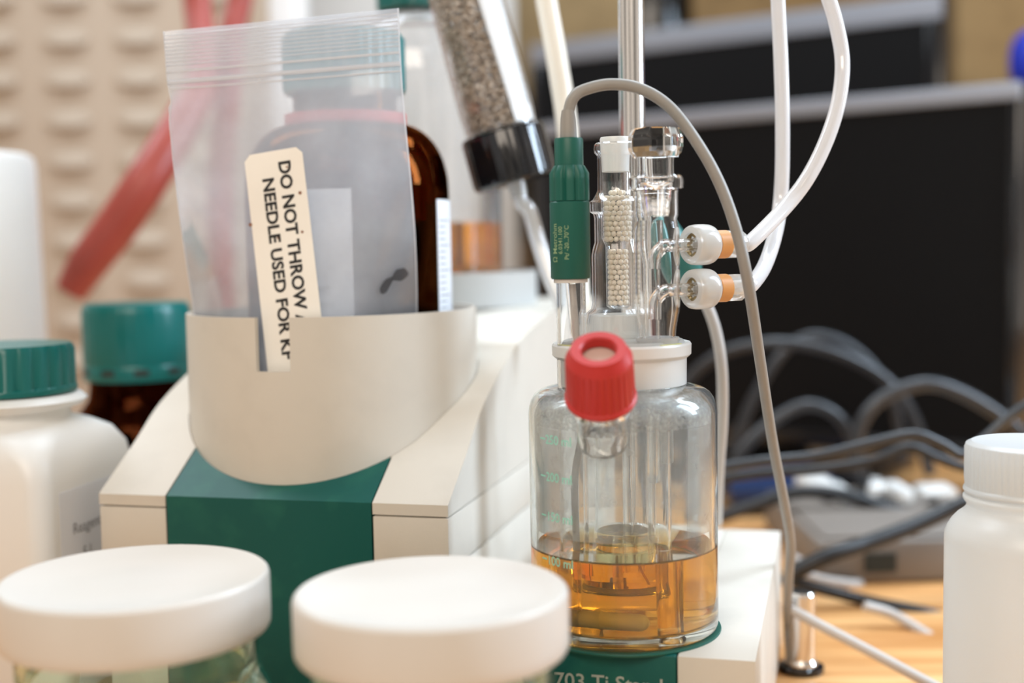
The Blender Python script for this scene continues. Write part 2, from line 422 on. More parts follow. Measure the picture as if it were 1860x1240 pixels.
monitor('monitor', (xx(965, 1.64, 100), 1.64), (xx(1712, 1.35, 40), 1.35), ZB, .10, 'second black monitor standing higher behind the first one')
# blue container at the upper right edge
Yb = 1.3
b0 = at(1905, 110, Yb)
bc = thing('blue_container', 'blue round container at the edge beside the tan carton', 'container', (b0.x, Yb, 0))
obj('body', lathe([(0, .0005), (.035, .0005), (.037, .004), (.037, b0.z - .03), (.020, b0.z - .01), (.016, b0.z)], T(b0.x, Yb), 40), M['navy'], bc)
obj('cap', lathe(smooth_prof([(0, b0.z - .03), (.038, b0.z - .03), (.038, b0.z + .03), (0, b0.z + .032)], 2), T(b0.x, Yb), 40), M['blue'], bc)

# ================================================================== titrator body (big cream and green unit)
CRN = Vector((-.0287, .53, 0))                      # its right front corner
def dv(u, v, z): return CRN + UD * u + VD * v + Vector((0, 0, z))
BW = .1680; LEN = .355
def top_profile():
    pts = [(0, .110)]
    key = [(0, .110), (.031, .1285), (.058, .1455), (.0987, .161), (.145, .173), (.205, .181), (.24, .183), (LEN, .183)]
    sp = spline([Vector((a, b, 0)) for a, b in key], 8)
    return [(p.x, min(p.y, .183)) for p in sp]
TP = top_profile()
tit = thing('titrator', 'cream and green titrator unit carrying the bottle holder', 'titrator', dv(-BW / 2, .15, 0))
hc = dv(-.0830, .0800, 0); HR = .0715
def slab(u0, u1, z0, va=0.0, vb=LEN):
    line = [(v, z) for v, z in TP if va - .0001 <= v <= vb + .0001]
    poly = line + [(line[-1][0], z0), (line[0][0], z0)]
    return prism(poly, u1 - u0, lambda a, b, t: dv(u0 + t, a, b))
cutter = obj('t', lathe([(0, .1055), (HR + .0004, .1055), (HR + .0004, .4), (0, .4)], T(hc.x, hc.y), 96), M['dark'])
def cut_obj(o):
    md = o.modifiers.new('b', 'BOOLEAN'); md.operation = 'DIFFERENCE'; md.object = cutter; md.solver = 'EXACT'
    bpy.context.view_layer.update()
    me = bpy.data.meshes.new_from_object(o.evaluated_get(bpy.context.evaluated_depsgraph_get()))
    old = o.data; nm = old.name; o.modifiers.clear(); o.data = me; bpy.data.meshes.remove(old); me.name = nm
    for p in me.polygons: p.use_smooth = True
    me.set_sharp_from_angle(angle=math.radians(25))
g = .0007
for (u0, u1, mt, nm) in ((-BW, -.1335 - g, 'cream', 'side_cover'), (-.1335, -.0350, 'green', 'center_cover'), (-.1335, -.0350 + g, 'cream', 'rear_cover'), (-.0350 + g, 0, 'cream', 'side_cover')):
    zlow = .1050 if mt == 'cream' else .003
    vs_ = {'center_cover': (0, .0987), 'rear_cover': (.1039, LEN)}.get(nm, (0, LEN))
    cut_obj(obj(nm, slab(u0, u1, zlow, *vs_), M[mt], tit, 'green plastic cover' if mt == 'green' else None, angle=25))
bpy.data.objects.remove(cutter)
for u_, w_ in ((-BW + .0015, BW - .1335 - .003), (-.0335, .032)): obj('seam', prism([(.0015, .0045), (.0015, .1048), (LEN - .002, .1048), (LEN - .002, .0045)], w_, lambda a, b, t: dv(u_ + t, a, b)), plastic('shadow_gap', (.35, .32, .28), .6), tit, smooth=False)
def bb(u0, u1, v0, v1, z0, z1, bev=.0006, bm=None):
    return box(u0, u1, v0, v1, z0, z1, Matrix(((UD.x, VD.x, 0, CRN.x), (UD.y, VD.y, 0, CRN.y), (0, 0, 1, 0), (0, 0, 0, 1))), bev, bm)
obj('side_wall', bb(-BW, -.1335 - g, 0, LEN, .0808, .1042), M['cream'], tit)
obj('side_wall', bb(-.0350 + g, 0, 0, LEN, .0808, .1042), M['cream'], tit)
obj('base', bb(-BW, -.1335 - g, 0, LEN, 0.003, .0798), M['cream'], tit)
obj('base', bb(-.0350 + g, 0, 0, LEN, 0.003, .0798), M['cream'], tit)
obj('groove', bb(-.1335 - g, -.1335, .0004, LEN, .003, .1046, 0), M['dark'], tit)
for a in (-.15, -.015):
    for b in (.03, .32): obj('rubber_foot', lathe([(0, 0.0002), (.006, 0.0002), (.006, .0044), (0, .0044)], frame(dv(a, b, 0), (0, 0, 1)), 20), M['dark'], tit)

# bottle holder with a slot in its front
ZR = zz(562, .6255, 603); ZN = zz(677, .556, 490)
def holder(name, c, R, z0, z1, th, mat, label, slot=None, slanted=False):
    t = thing(name, label, 'bottle holder', (c.x, c.y, z0))
    seg = 240; bm = bmesh.new()
    nz = 1
    O = [];
    angs = [k / seg * 2 * PI for k in range(seg)]
    def insl(a):
        x = c.x + R * math.cos(a)
        return slot and math.sin(a) < 0 and slot[0] < x < slot[1]
    lv = [z0, slot[2], z1] if slot else [z0, z1]
    # make sure columns sit on the slot's edges
    if slot:
        for s in slot[:2]:
            a0 = -math.acos((s - c.x) / R) % (2 * PI)
            k = min(range(seg), key=lambda q: abs(angs[q] - a0)); angs[k] = a0
    V = [[[bm.verts.new((c.x + rr * math.cos(a), c.y + rr * math.sin(a), z)) for z in lv] for rr in (R, R - th)] for a in angs]
    def quad(p, q, r_, s): 
        try: bm.faces.new((p, q, r_, s))
        except ValueError: pass
    n = len(lv) - 1
    for k in range(seg):
        k2 = (k + 1) % seg; am = (angs[k] + angs[k2]) / 2 if k2 else (angs[k] + 2 * PI) / 2
        cut = insl(am); top = n - 1 if cut else n
        for j in range(top):
            quad(V[k][0][j], V[k2][0][j], V[k2][0][j + 1], V[k][0][j + 1]); quad(V[k][1][j], V[k2][1][j], V[k2][1][j + 1], V[k][1][j + 1])
        quad(V[k][0][top], V[k2][0][top], V[k2][1][top], V[k][1][top])
        quad(V[k][0][0], V[k2][0][0], V[k2][1][0], V[k][1][0])
        if slot and cut:
            for kk, o_ in ((k, (k - 1) % seg), (k2, (k2 + 1) % seg)):
                ao = (angs[kk] + angs[o_]) / 2
                if not insl(ao): quad(V[kk][0][n - 1], V[kk][0][n], V[kk][1][n], V[kk][1][n - 1])
    obj('rim_wall', bm, mat, t, angle=40)
    obj('floor_plate', lathe([(0, z0), (R - th - .0002, z0), (R - th - .0002, z0 + .003), (0, z0 + .003)], T(c.x, c.y), 64), mat, t)
    return t
holder('bottle_holder', hc, HR, .1060, ZR, .0026, M['cream'], 'large round cream bottle holder with slot in its front wall',
       (xx(458, .5545, 620), xx(524, .5545, 620), ZN))
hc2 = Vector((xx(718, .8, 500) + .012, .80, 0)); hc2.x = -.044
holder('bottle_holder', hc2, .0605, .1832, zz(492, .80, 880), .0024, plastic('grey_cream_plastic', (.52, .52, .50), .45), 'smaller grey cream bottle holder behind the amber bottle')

# ================================================================== reagent bottles
def screw_bottle(name, c, z0, R, hh, neck, body_mat, cap_mat, label, cap_r, cap_h, cap_name='cap', th=.0022, seg=72, zsn=None):
    """a laboratory bottle: base, straight wall, round shoulder, neck and ribbed screw cap"""
    t = thing(name, label, 'bottle', (c.x, c.y, z0))
    zs = z0 + hh * .66; zn = z0 + hh * .86; zt = z0 + hh - .004
    if zsn: zs, zn = zsn
    sh = [(R * math.cos(a) ** .9 * (1 - neck / R) + neck, zs + (zn - zs) * math.sin(a)) for a in [k / 10 * PI / 2 for k in range(1, 10)]]
    outer = [(0, z0 + .003), (R * .75, z0 + .002), (R * .86, z0 + .0002), (R * .95, z0 + .001), (R, z0 + .006), (R, zs)] + sh + [(neck, zn), (neck, zt)]
    inner = [(max(r - th, 0), z + (th if i < 5 else 0)) for i, (r, z) in enumerate(outer)]
    inner[0] = (0, z0 + .003 + th)
    obj('glass_body', lathe(outer + inner[::-1], T(c.x, c.y), seg), body_mat, t)
    zc = z0 + hh - cap_h
    fl = lambda r, a, i: r + (.0005 * (1 if math.cos(a * 36) > 0 else -1) if 2 <= i <= 3 and r > cap_r * .9 else 0)
    obj(cap_name, lathe([(cap_r - .002, zc), (cap_r, zc + .001), (cap_r, zc + .003), (cap_r, z0 + hh - .003), (cap_r - .0015, z0 + hh - .0003), (0, z0 + hh)], T(c.x, c.y), 144, rfun=fl), cap_mat, t)
    return t, zs, zn
# big amber bottle in the holder
ab = Vector((hc.x - .0005, hc.y + .004, 0)); ab.x = xx(633, ab.y, 400)
AB0 = .1096; ABT = zz(62, ab.y, 640)
abot, zs, zn = screw_bottle('amber_bottle', ab, AB0, .0505, ABT - AB0, .0255, M['amber_glass'], M['teal_cap'],
                            'large amber glass bottle with teal cap and red ring behind the plastic bag', .0298, .030, zsn=(zz(345, ab.y, 800), zz(226, ab.y, 740)))
za = zz(229, ab.y, 740)
obj('pouring_ring', lathe([(.026, za), (.0296, za), (.0300, za + .001), (.0300, za + .0058), (.026, za + .006)], T(ab.x, ab.y), 64), plastic('red_ring', (.75, .06, .07), .4), abot, 'red plastic ring')
# graduated label round its right side
bm = bmesh.new()
def band(c, R, a0, a1, z0, z1, n=16, bm=None, th=.0003):
    bm = bm or bmesh.new(); G = []
    for k in range(n + 1):
        a = a0 + (a1 - a0) * k / n
        G.append([bm.verts.new((c.x + r * math.cos(a), c.y + r * math.sin(a), z)) for r, z in ((R, z0), (R, z1), (R + th, z1), (R + th, z0))])
    for a, b in zip(G, G[1:]):
        for k in range(4): bm.faces.new((a[k], a[(k + 1) % 4], b[(k + 1) % 4], b[k]))
    bm.faces.new(G[0]); bm.faces.new(G[-1]); return bm
rad = math.radians
lab = obj('side_label', band(ab, .0506, rad(-26), rad(40), AB0 + .03, zz(362, ab.y)), M['paper'], abot, 'white graduated paper label')
bm = bmesh.new()
for k in range(16):
    zk = zz(400 + k * 11, ab.y); band(ab, .0510, rad(-24), rad(-24 + (8 if k % 4 else 14)), zk, zk + .0006, 4, bm, .0001)
obj('scale_marks', bm, M['text_grey'], lab)
fl_ = obj('front_label', band(ab, .0506, rad(-125), rad(-81), AB0 + .03, zz(345, ab.y)), M['paper'], abot, 'white paper label with small print')
for k, (s, yy) in enumerate((('REAGENT', 522), ('Coulometric', 548))):
    obj('lettering', text_bm(s, .0045, lambda x, y, z, yy=yy: Vector((ab.x + .0512 * math.cos(rad(-104) + x / .051), ab.y + .0512 * math.sin(rad(-104) + x / .051), zz(yy, .57) + y))), M['text_grey'], fl_)
zl = zz(402, ab.y, 780)
tag(obj('dark_reagent', lathe([(0, AB0 + .0058), (.0478, AB0 + .0075), (.0478, zl), (0, zl)], T(ab.x, ab.y), 64), M['dark_liquid']), 'nearly black liquid filling the amber bottle to its shoulder', 'liquid')
# clear bottle with amber liquid behind
cb = Vector((-.053, .80, 0))
cbot, _, _ = screw_bottle('clear_bottle', cb, .1866, .048, .205, .022, glass('clear_bottle_glass', (1, 1, 1), 1.47, 0, .09, (.93, .93, .93), 20), M['teal_cap'], 'clear glass bottle half hidden behind the drying tube, with orange liquid at its bottom', .027, .026)  # pale haze mixed into the glass imitates its light, milky reflection
zl = zz(405, .80, 860)
tag(obj('orange_liquid', lathe([(0, .1921), (.0459, .1932), (.0459, zl), (0, zl)], T(cb.x, cb.y), 64), M['waste']), 'orange liquid in the clear bottle in the rear holder', 'liquid')

# ================================================================== zip bag with sticker
CI = HR - .0026
Lp = lambda t: 345 + (300 - 345) * t + (6 * math.sin(t * PI)) - (8 if t > .83 else 0)
def bag_pt(s, t, side):
    """s across (0..1), t up (0 at the holder's rim .. 1 at the opening; below 0 inside the holder)"""
    yb_l, yb_r = 560, 560
    left = (352 - 55 * max(t, 0) - 8 * math.sin(max(t, 0) * PI) * (1 if t < .8 else .6) + (6 if .74 < t < .8 else 0), yb_l + (57 - yb_l) * t)
    right = (757 - 34 * min(max(t, 0), 1) ** 1.15 + 3 * math.sin(max(t, 0) * PI * 2), yb_r + (15 - yb_r) * t)
    px = left[0] + (right[0] - left[0]) * s; py = left[1] + (right[1] - left[1]) * s
    x0 = (px - 930) / F * .572 - hc.x
    wallY = hc.y - math.sqrt(max((CI - .0062) ** 2 - min(abs(x0), CI - .009) ** 2, 1e-6))
    flat = .5685 - .006 * s + .004 * math.sin(s * 5)
    k = min(max((t + .05) / .6, 0), 1); k = k * k * (3 - 2 * k)
    Y = wallY * (1 - k) + flat * k
    Y = min(Y, .602)
    bulge = .0016 * math.sin(PI * s) ** .5 * (1 if t < .72 else max(.12, 1 - (t - .72) * 9)) if 0 < s < 1 else 0
    Y += side * bulge + .0004 * math.sin(9 * s + 7 * t) + .0006 * math.sin(13 * t - 4 * s)
    return at(px, py, Y)
bag = thing('zip_bag', 'clear plastic zip bag standing in the large bottle holder', 'bag', (hc.x, .565, .17))
bm = bmesh.new(); NS, NT = 44, 60; T0, T1 = -.27, 1.0
SH = []
for side in (-1, 1):
    SH.append([[bm.verts.new(bag_pt(i / NS, T0 + (T1 - T0) * j / NT, side)) for j in range(NT + 1)] for i in range(NS + 1)])
for G in SH:
    for i in range(NS):
        for j in range(NT): bm.faces.new((G[i][j], G[i + 1][j], G[i + 1][j + 1], G[i][j + 1]))
for i in (0, NS):
    for j in range(NT): bm.faces.new((SH[0][i][j], SH[0][i][j + 1], SH[1][i][j + 1], SH[1][i][j]))
for i in range(NS): bm.faces.new((SH[0][i][0], SH[0][i + 1][0], SH[1][i + 1][0], SH[1][i][0]))
bmesh.ops.remove_doubles(bm, verts=bm.verts, dist=1e-6)
obj('film', bm, M['bag'], bag, angle=60)
for tt, rr in ((.815, .0011), (.852, .0006), (.79, .0004)):
    obj('zip_closure', tube([bag_pt(i / 20, tt, -1) + Vector((0, -.0006, 0)) for i in range(21)], rr, 8, n=2), M['bag_zip'], bag, 'thicker white zip ridge')
bm = bmesh.new()
for k in range(9):
    tube([bag_pt(i / 20, .875 + .0135 * k, -1) + Vector((0, -.0002, 0)) for i in range(21)], .00028, 6, bm, n=2)
obj('grip_ridges', bm, M['bag_zip'], bag)
obj('side_seam', tube([bag_pt(1, T0 + (T1 - T0) * i / 20, -1) for i in range(21)], .0004, 6, n=2), M['bag_zip'], bag)
obj('side_seam', tube([bag_pt(0, T0 + (T1 - T0) * i / 20, -1) for i in range(21)], .0003, 6, n=2), M['bag_zip'], bag)
# sticker: along its length k 0..1 from top (y 270) down to y 700
def bagY(px, py):
    x0 = (px - 930) / F * .572 - hc.x
    lo, hi = T0, T1; s = .5
    for _ in range(3):
        t = (560 - py) / (560 - (57 + (15 - 57) * s)); pl = bag_pt(0, t, -1); pr = bag_pt(1, t, -1)
        q = lambda p: 930 + p.x / (p.y * cp - (p.z - HC) * sp_) * F
        s = (px - q(pl)) / (q(pr) - q(pl)); s = min(max(s, 0.02), .98)
    return bag_pt(s, t, -1).y
def stick(px, py, h=0.0):
    return at(px, py, bagY(px, py) - .0008 - h)
def sxy(a, k):
    """a across 0..1, k down 0..1 in the sticker"""
    lx = 443 + 46 * k; ly = 283 + 415 * k
    return lx + a * (105 + 2 * k), ly - a * (18 + 0 * k)
bm = bmesh.new(); nu, nk = 10, 40; G = []; rc = .14
for i in range(nu + 1):
    row = []
    for j in range(nk + 1):
        a, k = i / nu, j / nk
        cut = 0
        e = min(a, 1 - a)
        if e < .12: cut = (1 - math.sqrt(1 - (1 - e / .12) ** 2)) * .028
        kk = max(k, cut)
        px, py = sxy(a, kk); row.append([bm.verts.new(stick(px, py, h)) for h in (0, .0002)])
    G.append(row)
for i in range(nu):
    for j in range(nk):
        for h in (0, 1):
            bm.faces.new((G[i][j][h], G[i + 1][j][h], G[i + 1][j + 1][h], G[i][j + 1][h])) if len({G[i][j][h], G[i + 1][j][h], G[i + 1][j + 1][h], G[i][j + 1][h]}) == 4 else None
stk = obj('sticker', bm, M['sticker'], bag, 'cream paper sticker with black print')
def stick_text(s, a, k0, k1, size_a):
    """one line of print running down the sticker: starts at k0, ends at k1"""
    tb = text_bm(s, 1.0, lambda x, y, z: Vector((x, y, z)), 0, .03, 'LEFT')
    x0 = min(v.co.x for v in tb.verts); x1 = max(v.co.x for v in tb.verts)
    for v in tb.verts:
        k = k0 + (v.co.x - x0) / (x1 - x0) * (k1 - k0)
        px, py = sxy(a + v.co.y / .72 * size_a, k)
        v.co = stick(px, py, .0004)
    obj('lettering', tb, M['text_black'], stk, smooth=False)
stick_text('DO NOT THROW AWAY', .66, .052, .965, .205)
stick_text('NEEDLE USED FOR KF', .355, .115, .905, .195)
bm = bmesh.new()
for px, py, r in ((455, 408, 3.5), (545, 350, 3), (549, 421, 2.5), (521, 303, 1.8), (505, 432, 2)):
    c = stick(px, py, .0003); lathe([(0, -.0001), (r * .00025, -.0001), (r * .00025, .0001), (0, .0001)], frame(c, (0, -1, 0)), 10, bm)
obj('brown_spot', bm, M['brown_spot'], stk)
# wet smear and clear flap on the film
def blob(pts, n=26):
    """a flat outline laid on the film"""
    bm = bmesh.new(); sp = spline([Vector((a, b, 0)) for a, b in pts + [pts[0]]], 4)[:-1]
    A = [bm.verts.new(stick(p.x, p.y, -.0005)) for p in sp]; B = [bm.verts.new(stick(p.x, p.y, -.0003)) for p in sp]
    c0 = bm.verts.new(sum((v.co for v in A), Vector()) / len(A)); c1 = bm.verts.new(sum((v.co for v in B), Vector()) / len(B))
    for k in range(len(A)):
        k2 = (k + 1) % len(A)
        bm.faces.new((A[k], A[k2], c0)); bm.faces.new((B[k2], B[k], c1)); bm.faces.new((A[k], B[k], B[k2], A[k2]))
    return bm
obj('smear', blob([(735, 486), (742, 498), (728, 510), (712, 508), (704, 528), (694, 534), (690, 524), (700, 508), (712, 502), (720, 490)]), milky('wet_smear', (.10, .10, .11), .55, .3, .02), bag, 'dark wet smear')

# ================================================================== stirrer stand
SC = at(1373, 1200, .4546); SC.z = 0; ST = at(1373, 1200, .4546).z
def ds(u, v, z): return SC + UD * u + VD * v + Vector((0, 0, z))
def sb(u0, u1, v0, v1, z0, z1, bev=.0008, bm=None):
    return box(u0, u1, v0, v1, z0, z1, Matrix(((UD.x, VD.x, 0, SC.x), (UD.y, VD.y, 0, SC.y), (0, 0, 1, 0), (0, 0, 0, 1))), bev, bm)
SW, SL = .1085, .215; s1, s2 = -.0295, -.079
std = thing('stirrer_stand', 'cream and green stirrer stand under the glass titration vessel', 'stand', ds(-SW / 2, .1, 0))
obj('side_housing', sb(s1 + .0004, 0, 0, SL, .004, ST), M['cream'], std)
obj('side_housing', sb(-SW, s2 - .0004, 0, SL, .004, ST), M['cream'], std)
obj('top_plate', sb(s2 - .0002, s1 + .0002, .012, SL, .012, ST - .0001, .0003), M['cream'], std)
obj('front_panel', sb(s2, s1, 0, .0118, .004, ST - .0002), M['green'], std, 'green front panel')
fp = lambda x, y, z: ds((s1 + s2) / 2 + x, -.0003, 0) + Vector((0, 0, ST - .0125 + y))
obj('lettering', text_bm('703 Ti Stand', .0083, lambda x, y, z: fp(x - .0012, y, z), .0001, .0001), M['text_white'], std)
for a in (-.095, -.013):
    for b in (.02, .19): obj('rubber_foot', lathe([(0, 0.0002), (.006, 0.0002), (.006, .0042), (0, .0042)], frame(ds(a, b, 0), (0, 0, 1)), 20), M['dark'], std)
VC = Vector((xx(1132, .5, 900), .5, 0))
obj('vessel_plate', lathe([(0, ST - .0003), (.0384, ST - .0003), (.0387, ST + .0004), (.0385, ST + .0009), (.037, ST + .0010), (0, ST + .0010)], T(VC.x, VC.y), 96), M['green_plug'], std, 'dark green round plate')

# steel rod behind the vessel
rp_ = Vector((xx(1147, .585, 100), .585, 0))
rod = thing('support_rod', 'polished steel support rod rising behind the glass head', 'rod', (rp_.x, rp_.y, ST))
obj('rod', lathe([(0, ST + .0002), (.0058, ST + .0002), (.0058, .52), (0, .5205)], T(rp_.x, rp_.y), 40), M['steel'], rod)
obj('collar', lathe([(.0058, ST + .0002), (.010, ST + .0002), (.010, ST + .006), (.009, ST + .007), (.0058, ST + .007)], T(rp_.x, rp_.y), 40), M['steel'], rod)

# ================================================================== glass vessel
VR = .0376; VZ = ST + .0012
zv = lambda py: zz(py, .5, 1132)
ves = thing('titration_vessel', 'clear glass titration vessel half full of amber liquid on the green stand', 'vessel', (VC.x, VC.y, VZ))
th = .0021
outer = [(0, VZ + .0006), (.033, VZ + .0004), (.0362, VZ), (.0372, VZ + .0008), (VR, VZ + .003), (VR, zv(748)), (VR - .0004, zv(734)), (VR - .0013, zv(722)), (VR - .0028, zv(712)), (VR - .0050, zv(705)), (VR - .008, zv(701)),
         (.0272, zv(698.5)), (.0256, zv(697)), (.0250, zv(693)), (.0250, zv(655))]
inner = [(0, VZ + .0038), (.031, VZ + .0038), (.0345, VZ + .0055), (VR - th, VZ + .010), (VR - th, zv(749)), (VR - th - .0005, zv(737)), (VR - th - .0016, zv(726)), (VR - th - .0035, zv(717)), (VR - th - .006, zv(711.5)), (.0262, zv(708)), (.0238, zv(705)), (.0228, zv(699)), (.0228, zv(655))]
obj('glass_body', lathe(outer + inner[::-1], T(VC.x, VC.y), 128), M['vessel'], ves)
film = [(VR - th - .0004, zv(950)), (VR - th - .0004, zv(763))]
obj('droplet_film', lathe(shell(film, .00015), T(VC.x, VC.y), 96, closed=True), milky('droplet_film', (.93, .94, .95), .15, .5, .02, .3, 110, namt=.9), ves, 'hazy inner film')
cond = [(VR - th - .0004, zv(762)), (VR - th - .0004, zv(749)), (VR - th - .0008, zv(737)), (VR - th - .0019, zv(727)), (VR - th - .0037, zv(718.5)), (VR - th - .0062, zv(713)), (.0262, zv(709.6)), (.0240, zv(707))]
obj('condensation', lathe(shell(cond, .00015), T(VC.x, VC.y), 96, closed=True), milky('condensation', (.95, .96, .97), .30, .5, .05, .3, 600, namt=.95), ves, 'whitish film of droplets')
# side port and red cap
ct = at(1087, 633, .4385); ax = Vector((-.065, -math.sin(rad(33)), math.cos(rad(33)))).normalized()
CL, CR = .0228, .0121
cbm = ct - ax * CL
Mc = frame(cbm, ax)
obj('side_port', lathe([(.0098, .004), (.0098, -.003), (.0103, -.004), (.0103, -.0055), (.0096, -.007), (.0096, -.016), (.0090, -.0215), (.0079, -.0205), (.0082, -.0155), (.0082, .004)], Mc, 56, closed=True), M['glass'], ves)
cap = thing('screw_cap', 'red ribbed plastic screw cap with a hole, on the vessel side port', 'cap', cbm)
rib = lambda r, a, i: r - (.00055 * (max(0, math.cos(a * 30)) ** .5)) * (1 if i in (5, 6) else 0)
obj('ribbed_shell', lathe([(.0099, .0004), (.0128, 0), (.0131, .0006), (.0130, .0016), (.0124, .0022), (.0125, .0030), (CR, .0165), (.0119, .0188), (.0108, .0205), (.0098, CL), (.0068, CL), (.0062, CL - .0007), (.0062, CL - .004), (.0099, CL - .0045), (.0099, .003)], Mc, 240, rfun=rib), M['red'], cap, angle=28)
obj('septum', lathe([(0, CL - .0062), (.0097, CL - .0062), (.0097, CL - .0047), (0, CL - .0045)], Mc, 40), M['septum'], cap, 'dull pinkish rubber disc')
# graduation print wrapped on the glass
def on_vessel(x, y, py, a0=-50.0):
    a = rad(-90) + rad(a0) + x / VR
    return Vector((VC.x + (VR + .00008) * math.cos(a), VC.y + (VR + .00008) * math.sin(a), zz(py, .476, 1000) + y))
for s, py, a0 in (('100 ml', 1020, -46), ('150 ml', 940, -46), ('200 ml', 868, -46), ('250 ml', 800, -46)):
    obj('graduation_print', text_bm(s, .0050, lambda x, y, z, py=py, a0=a0: on_vessel(x, y, py, a0), 0, .00006), M['text_teal'], ves)
    obj('graduation_line', band(VC, VR + .00004, rad(-90 - 62), rad(-90 - 57), zz(py, .476, 975) - .0002, zz(py, .476, 975) + .0004, 6, th=.0001), M['text_teal'], ves)
# amber liquid
ZL = zz(987, .5, 1132)
rl = VR - th + .00012
liq = lathe([(0, VZ + .0036), (.031, VZ + .0036), (.0346, VZ + .0053), (rl, VZ + .010), (rl, ZL + .0012), (rl - .0006, ZL + .0005), (rl - .0016, ZL), (0, ZL)], T(VC.x, VC.y), 128)
tag(obj('amber_reagent', liq, M['reagent']), 'amber titration liquid filling the bottom of the glass vessel', 'liquid')
# stir bar
sbz = VZ + .0038 + .0036
pa = Vector((VC.x - .0235, VC.y - .006, sbz)); pb = Vector((VC.x + .0065, VC.y - .018, sbz))
dd = (pb - pa); L = dd.length
cprof = [(0, 0)] + [(.0034 * math.sin(a), .0034 * (1 - math.cos(a))) for a in (rad(25), rad(50), rad(75))] + [(.0034, .0036), (.0034, L / 2 - .001), (.0037, L / 2), (.0034, L / 2 + .001), (.0034, L - .0036)] + [(.0034 * math.sin(a), L - .0034 * (1 - math.cos(a))) for a in (rad(75), rad(50), rad(25))] + [(0, L)]
tag(obj('stir_bar', lathe(cprof, frame(pa, dd), 32), M['stirbar']), 'white rounded magnetic stir bar lying in the amber liquid', 'stir bar')

# white PTFE neck ring and head
zh0, zh1, zh2 = zv(697) + .0003, zv(645), zv(621)
hd = thing('vessel_head', 'white translucent plastic lid ring on the vessel neck', 'lid', (VC.x, VC.y, zh0))
obj('neck_ring', lathe([(.0252, zh0), (.0257, zh0), (.0258, zh1 - .001), (.0270, zh1), (.0276, zh1 + .0006), (.0277, zh2 - .0008), (.0272, zh2), (.0254, zh2), (.0252, zh2 - .001)], T(VC.x, VC.y), 96, closed=True), M['ptfe'], hd)
obj('lid_disc', lathe([(0, zv(655) + .0004), (.0250, zv(655) + .0004), (.0250, zh2 + .0002), (.0243, zh2 + .0010), (0, zh2 + .0012)], T(VC.x, VC.y), 96), M['ptfe_clear'], hd)
for a0, a1 in ((-160, -125), (-60, -35)): obj('residue', band(VC, .0255, rad(a0), rad(a1), zh2 + .0001, zh2 + .0003, 12, None, .0014), plastic('yellow_residue', (.72, .70, .25), .6), hd, 'yellowish residue')
HT = zh2 + .0014

# ---------------- indicator electrode with green plug
ec = Vector((xx(1035, .492, 400), .492, 0)); ze = lambda py: zz(py, .492, 1035)
el = thing('indicator_electrode', 'glass electrode with dark green plug and grey cable on top', 'electrode', (ec.x, ec.y, VZ + .012))
E = T(ec.x, ec.y)
obj('plug_body', lathe([(0, ze(506)), (.0074, ze(506)), (.0078, ze(503)), (.0078, ze(368)), (.0075, ze(366)), (0, ze(366))], E, 64), M['green_plug'], el)
flute = lambda r, a, i: r - (.0011 * max(0, math.cos(a * 10)) ** 2 if i in (1, 2, 3) else 0)
obj('fluted_grip', lathe([(0, ze(365)), (.0078, ze(365)), (.0078, ze(330)), (.0078, ze(315)), (.0060, ze(301)), (0, ze(301))], E, 160, rfun=flute), M['green_plug'], el, angle=40)
obj('plug_top', lathe([(0, ze(301)), (.0056, ze(301)), (.0056, ze(254)), (.0053, ze(251)), (0, ze(250))], E, 56), M['green_plug'], el)
obj('seal_ring', lathe([(0, ze(513)), (.0067, ze(513)), (.0067, ze(506.5)), (0, ze(506.5))], E, 48), M['lid'], el)
obj('strain_relief', lathe([(0, ze(250)), (.0034, ze(250)), (.0030, ze(215)), (.0025, ze(200)), (0, ze(200))], frame((ec.x, ec.y, 0), (0.0, 0, 1)), 32), M['grey_cable'], el)
obj('glass_shaft', lathe([(.0058, ze(513.5)), (.0058, ze(1180)), (.0030, ze(1192)), (.0028, ze(1188)), (.0047, ze(1175)), (.0047, ze(513.5))], E, 48, closed=True), M['glass'], el)
obj('inner_stem', tube([(ec.x + .0005, ec.y, ze(516)), (ec.x + .002, ec.y, ze(620)), (ec.x + .0028, ec.y, ze(720)), (ec.x + .0032, ec.y, ze(790)), (ec.x + .0005, ec.y, ze(870)), (ec.x + .0008, ec.y, ze(1000))], .0014, 14), M['lid'], el, 'off-white wire')
for k, (s_, sz, st) in enumerate((('\u03a9 Metrohm', .0031, 476), ('6.0341.100', .0024, 461), ('Pt/ -20...70\u00b0C', .0024, 471))):
    # the lines run upward; the first is the one furthest left
    a = rad(-90 + (-50, -31, -12)[k])
    obj('lettering', text_bm(s_, sz, lambda x, y, z, a=a, st=st: Vector((ec.x + .00788 * math.cos(a - y / .0078), ec.y + .00788 * math.sin(a - y / .0078), ze(st) + x)), 0, .00002, 'LEFT'), M['plug_text'], el)

# grey cable: arch from the plug down behind the stand
path = [((ec.x, ec.y, ze(205)))]
for px, py, Y in ((1041, 178, .492), (1062, 163, .493), (1110, 153, .494), (1165, 162, .494), (1218, 196, .493), (1268, 262, .491), (1308, 335, .489), (1338, 420, .487), (1360, 520, .489), (1380, 650, .51), (1403, 800, .54), (1423, 905, .56), (1436, 985, .585), (1432, 1060, .61), (1431, 1130, .63), (1434, 1190, .65)):
    path.append(at(px, py, Y))
tag(obj('sensor_cable', tube(path, .0023, 18), M['grey_cable']), 'grey cable arching from the green electrode plug down behind the stand', 'cable')

